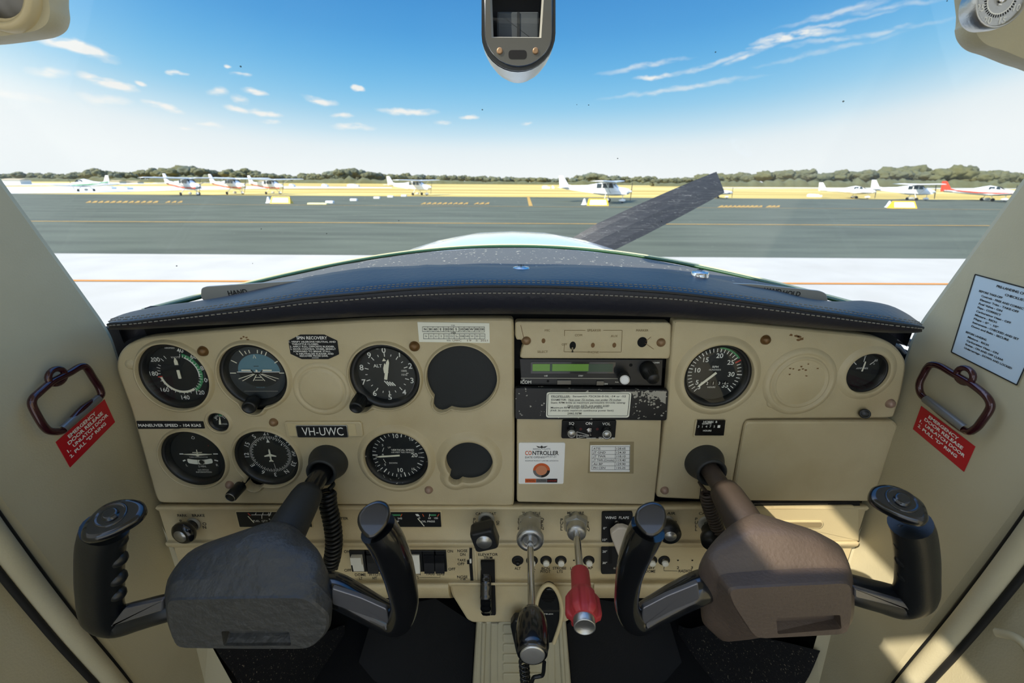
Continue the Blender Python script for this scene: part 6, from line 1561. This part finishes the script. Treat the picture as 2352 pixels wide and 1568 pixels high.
SR = [(.300, [(1735, 1468), (1840, 1463), (1950, 1457), (1958, 1415), (1959, 1372), (1957, 1337), (1890, 1341), (1814, 1344), (1740, 1348), (1670, 1352), (1680, 1385), (1706, 1425)]),
      (.318, [(1700, 1472), (1830, 1450), (1955, 1440), (1963, 1400), (1963, 1355), (1955, 1305), (1890, 1303), (1814, 1306), (1740, 1310), (1648, 1318), (1645, 1375), (1665, 1430)]),
      (.338, [(1662, 1476), (1800, 1440), (1950, 1420), (1962, 1380), (1958, 1320), (1942, 1270), (1880, 1236), (1800, 1222), (1720, 1225), (1625, 1262), (1602, 1315), (1612, 1430)]),
      (.365, [(1670, 1460), (1800, 1420), (1930, 1400), (1945, 1360), (1940, 1300), (1920, 1245), (1860, 1213), (1790, 1193), (1730, 1178), (1668, 1212), (1625, 1260), (1640, 1400)]),
      (.385, [(1690, 1430), (1780, 1400), (1860, 1380), (1870, 1340), (1860, 1290), (1840, 1240), (1810, 1215), (1770, 1190), (1728, 1180), (1695, 1195), (1670, 1230), (1670, 1360)])]
yl = yoke(-1, SL, [(508, 1449), (664, 1449), (669, 1482), (514, 1483)], 'hub_black', 'left control yoke with a rough charcoal hub and glossy black horns', (755, 1060), [(708, 1133, .443), (700, 1146, .436), (672, 1195, .405), (650, 1235, .385)])
yr = yoke(1, SR, [(1783, 1419), (1930, 1412), (1933, 1444), (1786, 1456)], 'hub_sunlit', 'right control yoke with a smoother black hub coloured sunlit brown and black horns', (1617, 1060), [(1664, 1128, .443), (1672, 1140, .436), (1700, 1186, .405), (1725, 1230, .385)])
grip(yl, 'horn', [(420, 1388, .335), (372, 1398, .33), (318, 1413, .328), (268, 1425, .325), (236, 1404, .320), (231, 1350, .315), (230, 1300, .310), (234, 1245, .306), (242, 1212, .304)], [.0125, .0130, .0135, .0145, .0165, .0172, .0170, .0170, .0165], 'black_plastic',
     nb=[(268, 1240, .306, .0085), (268, 1282, .308, .0088), (267, 1325, .311, .0088), (268, 1362, .314, .0080)], face=([(187, 1238), (189, 1214), (205, 1190), (235, 1163), (270, 1149), (305, 1146), (330, 1154), (335, 1170), (320, 1192), (290, 1212), (250, 1230), (215, 1240)], .300, (.10, -.30, .95)), button=(257, 1186))
grip(yl, 'horn', [(735, 1345, .345), (770, 1354, .335), (820, 1380, .333), (870, 1408, .330), (912, 1425, .326), (929, 1390, .320), (921, 1335, .316), (906, 1285, .311), (886, 1240, .306), (868, 1212, .304)], [.0150, .0150, .0145, .0138, .0135, .0130, .0138, .0148, .0150, .0150], 'black_gloss',
     face=([(821, 1200), (826, 1176), (846, 1157), (870, 1149), (890, 1157), (896, 1180), (888, 1206), (870, 1228), (850, 1237), (832, 1224)], .300, (.15, -.75, .65)))
grip(yr, 'horn', [(1640, 1338, .345), (1605, 1350, .335), (1555, 1374, .333), (1505, 1402, .330), (1462, 1424, .326), (1440, 1392, .320), (1443, 1335, .316), (1455, 1285, .311), (1474, 1240, .306), (1488, 1212, .304)], [.0150, .0150, .0145, .0138, .0130, .0112, .0115, .0130, .0142, .0142], 'black_gloss',
     face=([(1459, 1200), (1462, 1172), (1480, 1156), (1504, 1152), (1524, 1164), (1531, 1190), (1523, 1215), (1503, 1232), (1480, 1228)], .300, (-.15, -.75, .65)))
grip(yr, 'horn', [(1925, 1340, .335), (1965, 1355, .33), (2020, 1370, .328), (2070, 1382, .325), (2102, 1362, .320), (2106, 1310, .315), (2104, 1265, .310), (2098, 1225, .306), (2090, 1200, .304)], [.0125, .0135, .0140, .0150, .0165, .0160, .0158, .0155, .0150], 'black_plastic',
     nb=[(2074, 1215, .306, .0075), (2076, 1250, .308, .0078), (2078, 1285, .311, .0078), (2080, 1320, .314, .0070)], face=([(1996, 1134), (2004, 1119), (2028, 1113), (2061, 1119), (2097, 1138), (2123, 1159), (2133, 1188), (2126, 1201), (2101, 1199), (2061, 1185), (2025, 1167), (2001, 1149)], .300, (-.10, -.30, .95)), button=(2069, 1152))
def facet(par, pts, Y, m='arm_sky_sheen'):
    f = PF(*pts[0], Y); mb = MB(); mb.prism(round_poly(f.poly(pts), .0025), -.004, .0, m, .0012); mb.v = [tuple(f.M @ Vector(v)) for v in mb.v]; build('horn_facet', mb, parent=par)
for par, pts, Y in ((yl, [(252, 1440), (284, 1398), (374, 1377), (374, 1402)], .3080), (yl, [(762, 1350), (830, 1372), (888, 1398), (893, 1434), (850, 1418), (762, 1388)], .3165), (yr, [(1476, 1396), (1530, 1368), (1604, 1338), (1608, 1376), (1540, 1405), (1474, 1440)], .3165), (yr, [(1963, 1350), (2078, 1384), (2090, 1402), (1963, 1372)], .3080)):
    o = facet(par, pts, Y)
for px, lb in ((755, 'black rubber cone where the left yoke shaft leaves the panel'), (1617, 'black rubber cone where the right yoke shaft leaves the panel')):
    a = at(px, 1060, YP); f = Frame(a, (1, 0, 0), (0, 0, 1)); mb = MB()
    mb.lathe([(0, .0245), (.002, .0245), (.006, .0232), (.016, .0190), (.020, .0182), (.0235, .0185), (.025, .0172), (.0245, .0150), (.018, .0130), (.010, .0128)], 'boot_rubber', (0, 0, 0), (0, 0, 1), 40)
    mb.ball((-.003, -.009 + .004, .0205), .0022, 'black_void', 10) if px < 1000 else None
    build('shaft_boot', mb, f, None, lb, 'rubber boot')
# moulded seams below the boots
for a, b, lb in (((763, 1108), (768, 1161), 'thin dark seam in the panel below the left rubber cone'), ((1610, 1118), (1606, 1147), 'thin dark seam in the panel below the right rubber cone')):
    f = PF(*a); mb = MB(); mb.strip(f.q(*a), f.q(*b), .0010, .0004, 'black_void'); build('panel_seam', mb, f, None, lb, 'seam')
# coiled cords
def coil(path_px, Y, R_, r_, turns, m, label, tail=()):
    P = catmull([at(x, y, Y + dy) for x, y, dy in path_px], 12); L_ = [0]
    for a, b in zip(P, P[1:]): L_.append(L_[-1] + (b - a).length)
    N_ = turns * 16; pts = []; j = 0
    for k in range(N_ + 1):
        s_ = L_[-1] * k / N_
        while j < len(P) - 2 and L_[j + 1] < s_: j += 1
        t = (s_ - L_[j]) / max(1e-9, L_[j + 1] - L_[j]); c = P[j].lerp(P[j + 1], t); T = (P[j + 1] - P[j]).normalized(); u = Vector((1, 0, 0)); u = (u - T * u.dot(T)).normalized(); w = T.cross(u); a = 2 * pi * k / 16
        pts.append(c + (u * cos(a) + w * sin(a)) * R_)
    mb = MB(); mb.tube(pts, r_, m, 7)
    if tail: mb.tube(catmull([at(*p) for p in tail], 5), r_ * 1.1, m, 8)
    return build('coiled_cord', mb, WORLD, None, label, 'cord')
coil([(752, 1128, 0), (754, 1160, 0), (762, 1195, 0), (767, 1235, 0), (765, 1270, 0), (757, 1303, 0)], .468, .0088, .0024, 19, 'black_plastic', 'coiled black cord hanging beside the left yoke shaft', tail=((763, 1106, .485), (765, 1114, .475), (755, 1124, .468)))
coil([(1624, 1132, 0), (1628, 1160, 0), (1640, 1192, 0), (1650, 1220, 0)], .462, .0068, .0020, 14, 'boot_sunlit', 'coiled cord catching the sun beside the right yoke shaft', tail=((1606, 1106, .482), (1612, 1116, .475), (1622, 1128, .462)))

# ================================================================ on the side walls
def dring(fr, loop, bump, clip, label, sgn):
    t = thing('door_release_ring', fr, label, 'release ring'); z = .012
    P = catmull([fr.p(x, y, z) for x, y in loop], 4, True)
    mb = MB(); mb.tube(P, .0036, 'maroon_metal', 12, closed=True); 
    c = fr.p(*bump, z); mb.tube([(c.x + .0085 * cos(k * pi / 10), c.y + .0075 * sin(k * pi / 10), z) for k in range(20)], .0030, 'maroon_metal', 10, closed=True); build('ring', mb, parent=t)
    mb = MB(); a, b = fr.p(*clip[0], z), fr.p(*clip[1], z); d_ = (b - a).normalized(); n_ = Vector((-d_.y, d_.x, 0)) 
    rows = []
    for k in range(9):
        t_ = -.2 + k / 8 * 3.6; rows.append([a + n_ * (.0045 * cos(t_)) * (1) + Vector((0, 0, .0045 * sin(t_))), b + n_ * (.0045 * cos(t_)) + Vector((0, 0, .0045 * sin(t_)))])
    rows.append([a - n_ * .0052 * 1 + Vector((0, 0, -.010)), b - n_ * .0052 + Vector((0, 0, -.010))])
    mb.loft(rows, 'clip_grey', closed=False); build('spring_clip', mb, parent=t)
def sticker(fr, quad, lines, label, name='warning_sticker', m='sticker_red', tm='white_paint', rim=None, hfac=.7):
    """quad: top left, top right, bottom right, bottom left in the text's own reading direction"""
    Q = [Vector(fr.q(*p)) for p in quad]; mb = MB(); mb.prism([tuple(q) for q in Q], .0002, .0007, m)
    ex = (Q[1] - Q[0]); ang = atan2(ex.y, ex.x); ey = (Q[3] - Q[0])
    for s_, u_, v_, h, w, al in lines:
        p = Q[0] * (1 - u_) * (1 - v_) + Q[1] * u_ * (1 - v_) + Q[3] * (1 - u_) * v_ + Q[2] * u_ * v_
        mb.text(s_, p.x, p.y, h * ey.length, tm, w=w * ex.length if w else None, rot=ang, al=al, z=.0010, bold=.03)
    if rim:
        for i in range(4): mb.strip(tuple(Q[i]), tuple(Q[(i + 1) % 4]), .0012, .0011, rim)
    return build(name, mb, fr, None, label, 'sticker' if name != 'checklist_card' else 'checklist')
EM = [('EMERGENCY', .47, .15, .115, .56, 'c'), ('DOOR RELEASE', .50, .33, .115, .72, 'c'), ('1.', .10, .52, .11, .05, 'c'), ('UNLATCH DOOR', .56, .52, .11, .74, 'c'), ('2.', .10, .72, .11, .06, 'c'), ('PULL "D" RING', .50, .72, .11, .66, 'c')]
fl_ = WL(150, 930)
dring(fl_, [(88, 903), (116, 879), (134, 869), (160, 856), (184, 842), (198, 844), (214, 868), (230, 894), (229, 912), (190, 938), (152, 980), (140, 990), (116, 990), (102, 980), (86, 955), (74, 930), (76, 915)], (130, 864), ((143, 986), (226, 914)), 'dark maroon door release ring on the left side wall', -1)
sticker(fl_, [(127, 1015), (239, 917), (263, 969), (160, 1073)], EM, 'red EMERGENCY DOOR RELEASE sticker on the left side wall')
fr_ = WR(2190, 930)
dring(fr_, [(2141, 837), (2160, 841), (2191, 859), (2233, 883), (2262, 906), (2274, 924), (2273, 940), (2256, 966), (2240, 984), (2218, 989), (2170, 955), (2130, 920), (2114, 902), (2112, 880), (2122, 858), (2131, 843)], (2216, 862), ((2126, 916), (2216, 984)), 'dark maroon door release ring on the right side wall', 1)
sticker(fr_, [(2117, 932), (2241, 1025), (2215, 1083), (2098, 985)], EM, 'red EMERGENCY DOOR RELEASE sticker on the right side wall')
CK = [('PRE-LANDING CHECKLIST', .58, .06, .026, .52, 'c'), ('CHECKLIST', .58, .125, .024, .25, 'c')]
yv = .17
for s_ in ('BEFORE TAKE-OFF', '  Controls - FREE AND CORRECT', '  Elevator Trim - TAKE-OFF', '  Fuel Valve - ON', '  Flaps - CORRECT', '  Carburettor Heat - OFF', '  Mixture - RICH', '  Flaps - 0° - 10°', '  Instruments - CHECKED AND SET', '  Doors and Belts - SECURE', '', 'BEFORE LANDING', '  Mixture - RICH', '  Carburettor Heat - ON', '  Brakes - ON AND OFF CLEAR', '  Undercarriage - DOWN AND LOCKED'):
    if s_.strip(): CK.append((s_.strip(), .12 + (.05 if s_[0] == ' ' else 0), yv, .022, .028 * len(s_.strip()) * .75, 'l'))
    yv += .047
sticker(fr_, [(2242, 630), (2430, 681), (2338, 884), (2187, 808)], CK, 'pale blue-white checklist card with black edge on the right side wall', 'checklist_card', 'paper_blue', 'dark_print', rim='dark_print')

# ================================================================ overhead: compass, vents, thermometer
f = PF(1190, 95, .56)
t = thing('magnetic_compass', f, 'grey magnetic compass hanging at the top centre of the windshield', 'compass')
def U(cx, top, hw, bot, n=16):
    """a long U outline: straight sides, rounded bottom"""
    out = [(cx - hw, top), (cx + hw, top)]
    for k in range(n + 1):
        a = pi * k / n; out.append((cx + hw * cos(a), bot - hw * 1.02 + hw * 1.02 * sin(a)))
    return out
mb = MB(); o_ = ccw(f.poly(U(1191, -60, 85, 163))); i_ = ccw(f.poly(U(1191, -60, 75, 151))); mb.holed(o_, [i_], 0, 'black_plastic'); mb.loft([[(x, y, 0) for x, y in o_], [(x, y, -.014) for x, y in o_]], 'black_plastic', caps=(False, False), smooth=False); build('face_ring', mb, parent=t)
mb = MB(); body = [f.poly(U(1190 , -60, 84 * k, b), z) for k, b, z in ((1.0, 166, -.004), (.97, 175, -.022), (.90, 183, -.040), (.78, 189, -.052), (.6, 191, -.058))]
rings = [[(x, y, z) for x, y in P] for P, z in zip(body, (-.004, -.022, -.040, -.052, -.058))]; mb.loft(rings, 'alu', caps=(False, True), smooth=True); build('body', mb, parent=t)
mb = MB(); o = f.poly(U(1191, -60, 76, 152)); win = f.poly([(1124, -50), (1252, -50), (1243, 88), (1129, 87)]); mb.holed(ccw(o), [ccw(win)], .0015, 'steel_dark'); mb.loft([[(x, y, .0015) for x, y in ccw(o)], [(x, y, 0) for x, y in inset(ccw(o), -.001)]], 'chrome', caps=(False, False))
mb.loft([[(x, y, .0015) for x, y in ccw(win)], [(x, y, -.004) for x, y in inset(ccw(win), .002)]], 'worn_metal', caps=(False, False), smooth=False)
p1, p2 = f.p(1169, 126), f.p(1209, 126); mb.prism(round_poly(f.poly([(1168, 116), (1210, 116), (1210, 137), (1168, 137)]), .0045), .0014, .0018, 'black_void'); build('face_plate', mb, parent=t)
for x in (1148, 1230): q = f.p(x, 118); mb = MB(); mb.lathe([(.0014, .0034), (.003, .0032), (.0034, .0020), (.0030, 0)], 'screw_tan', (q.x, q.y, 0), n=18); build('adjusting_screw', mb, parent=t)
mb = MB(); mb.prism(f.poly([(1118, -50), (1258, -50), (1250, 96), (1122, 96)]), -.022, -.020, 'black_void'); mb.prism(round_poly(f.poly([(1140, 15), (1240, 15), (1240, 95), (1140, 95)]), .002), -.0198, -.014, 'dial_grey', .002); mb.box(f.q(1188,90)[0], f.q(1194,90)[0], f.q(1188,95)[1], f.q(1188,18)[1], -.0139, -.0130, 'black_plastic'); build('compass_card', mb, parent=t)
mb = MB(); q = f.p(1190, -55); mb.prism(rrect(q.x - .03, q.y - .002, q.x + .03, q.y + .08, .004), -.05, -.002, 'black_plastic'); build('mount', mb, parent=t)
# wing root fairings
def fairing(name, pts, Y, m, label, parts):
    f = PF(pts[0][0], pts[0][1], Y); P = [(v.x, v.y) for v in catmull([Vector((*p, 0)) for p in f.poly(pts)], 5, True)]; P = ccw(P); mb = MB(); rings = []
    for k, z in ((.96, -.016), (1.0, -.010), (.985, -.004), (.95, 0)):
        c = Vector((sum(p[0] for p in P) / len(P), sum(p[1] for p in P) / len(P))); rings.append([(c.x + (p[0] - c.x) * k, c.y + (p[1] - c.y) * k, z) for p in P])
    mb.loft(rings, m); t = thing(name, f, label, 'vent'); build('housing', mb, parent=t); parts(f, t)
def p_left(f, t):
    q = f.p(2, -28, .0); mb = MB(); mb.lathe([(-.002, .0290), (.006, .0285), (.009, .0265), (.008, .0235), (.004, .0225)], 'cream_edge', (q.x, q.y, 0), n=40); mb.lathe([(.002, .0225), (.006, .018), (.010, .010), (.011, 0)], 'steel_dark', (q.x, q.y, 0), n=32); build('vent_ring', mb, parent=t)
fairing('wing_root_vent', [(-285, -260), (40, -260), (110, -80), (118, 0), (121, 32), (112, 58), (85, 74), (40, 82), (-20, 90), (-140, 104), (-285, 150)], .40, 'cream_wall', 'cream air vent housing at the top left corner', p_left)
def p_right(f, t): pass
fairing('wing_root_vent', [(2245, -260), (2640, -260), (2640, 260), (2500, 200), (2400, 155), (2352, 139), (2300, 118), (2262, 105), (2240, 84), (2232, 56), (2236, 20)], .40, 'cream_wall', 'cream housing at the top right corner below the thermometer', p_right)
f = PF(2296, -2, .375); t = thing('air_thermometer', f, 'round chrome-rimmed outside air thermometer at the top right corner', 'thermometer')
R_ = abs(f.p(2236, -2).x); mb = MB(); mb.lathe([(-.012, R_ * .92), (-.004, R_), (.002, R_ * .99), (.003, R_ * .93), (.001, R_ * .88)], 'alu', n=48); build('rim', mb, parent=t)
mb = MB(); mb.flat(circ(R_ * .9, 48), .0008, 'dial_grey')
for k in range(40): a = 9 * k; tick(mb, a, R_ * .50, R_ * .62, .0009, 'white_print', .001)
arc(mb, 0, 360, R_ * .50, .0008, 'white_print', .0011, 48)
for a in range(0, 360, 45): x, y = pol(a + 22, R_ * .76); mb.text(str((a // 9) % 60), x, y, .0042, 'white_print', z=.0012)
mb.prism([(-.001, -.004), (.001, -.004), (.0006, .012), (-.0006, .012)], .0012, .0018, 'white_paint'); mb.lathe([(0, .0035), (.003, .003), (.003, 0)], 'chrome', n=20); build('dial', mb, parent=t)
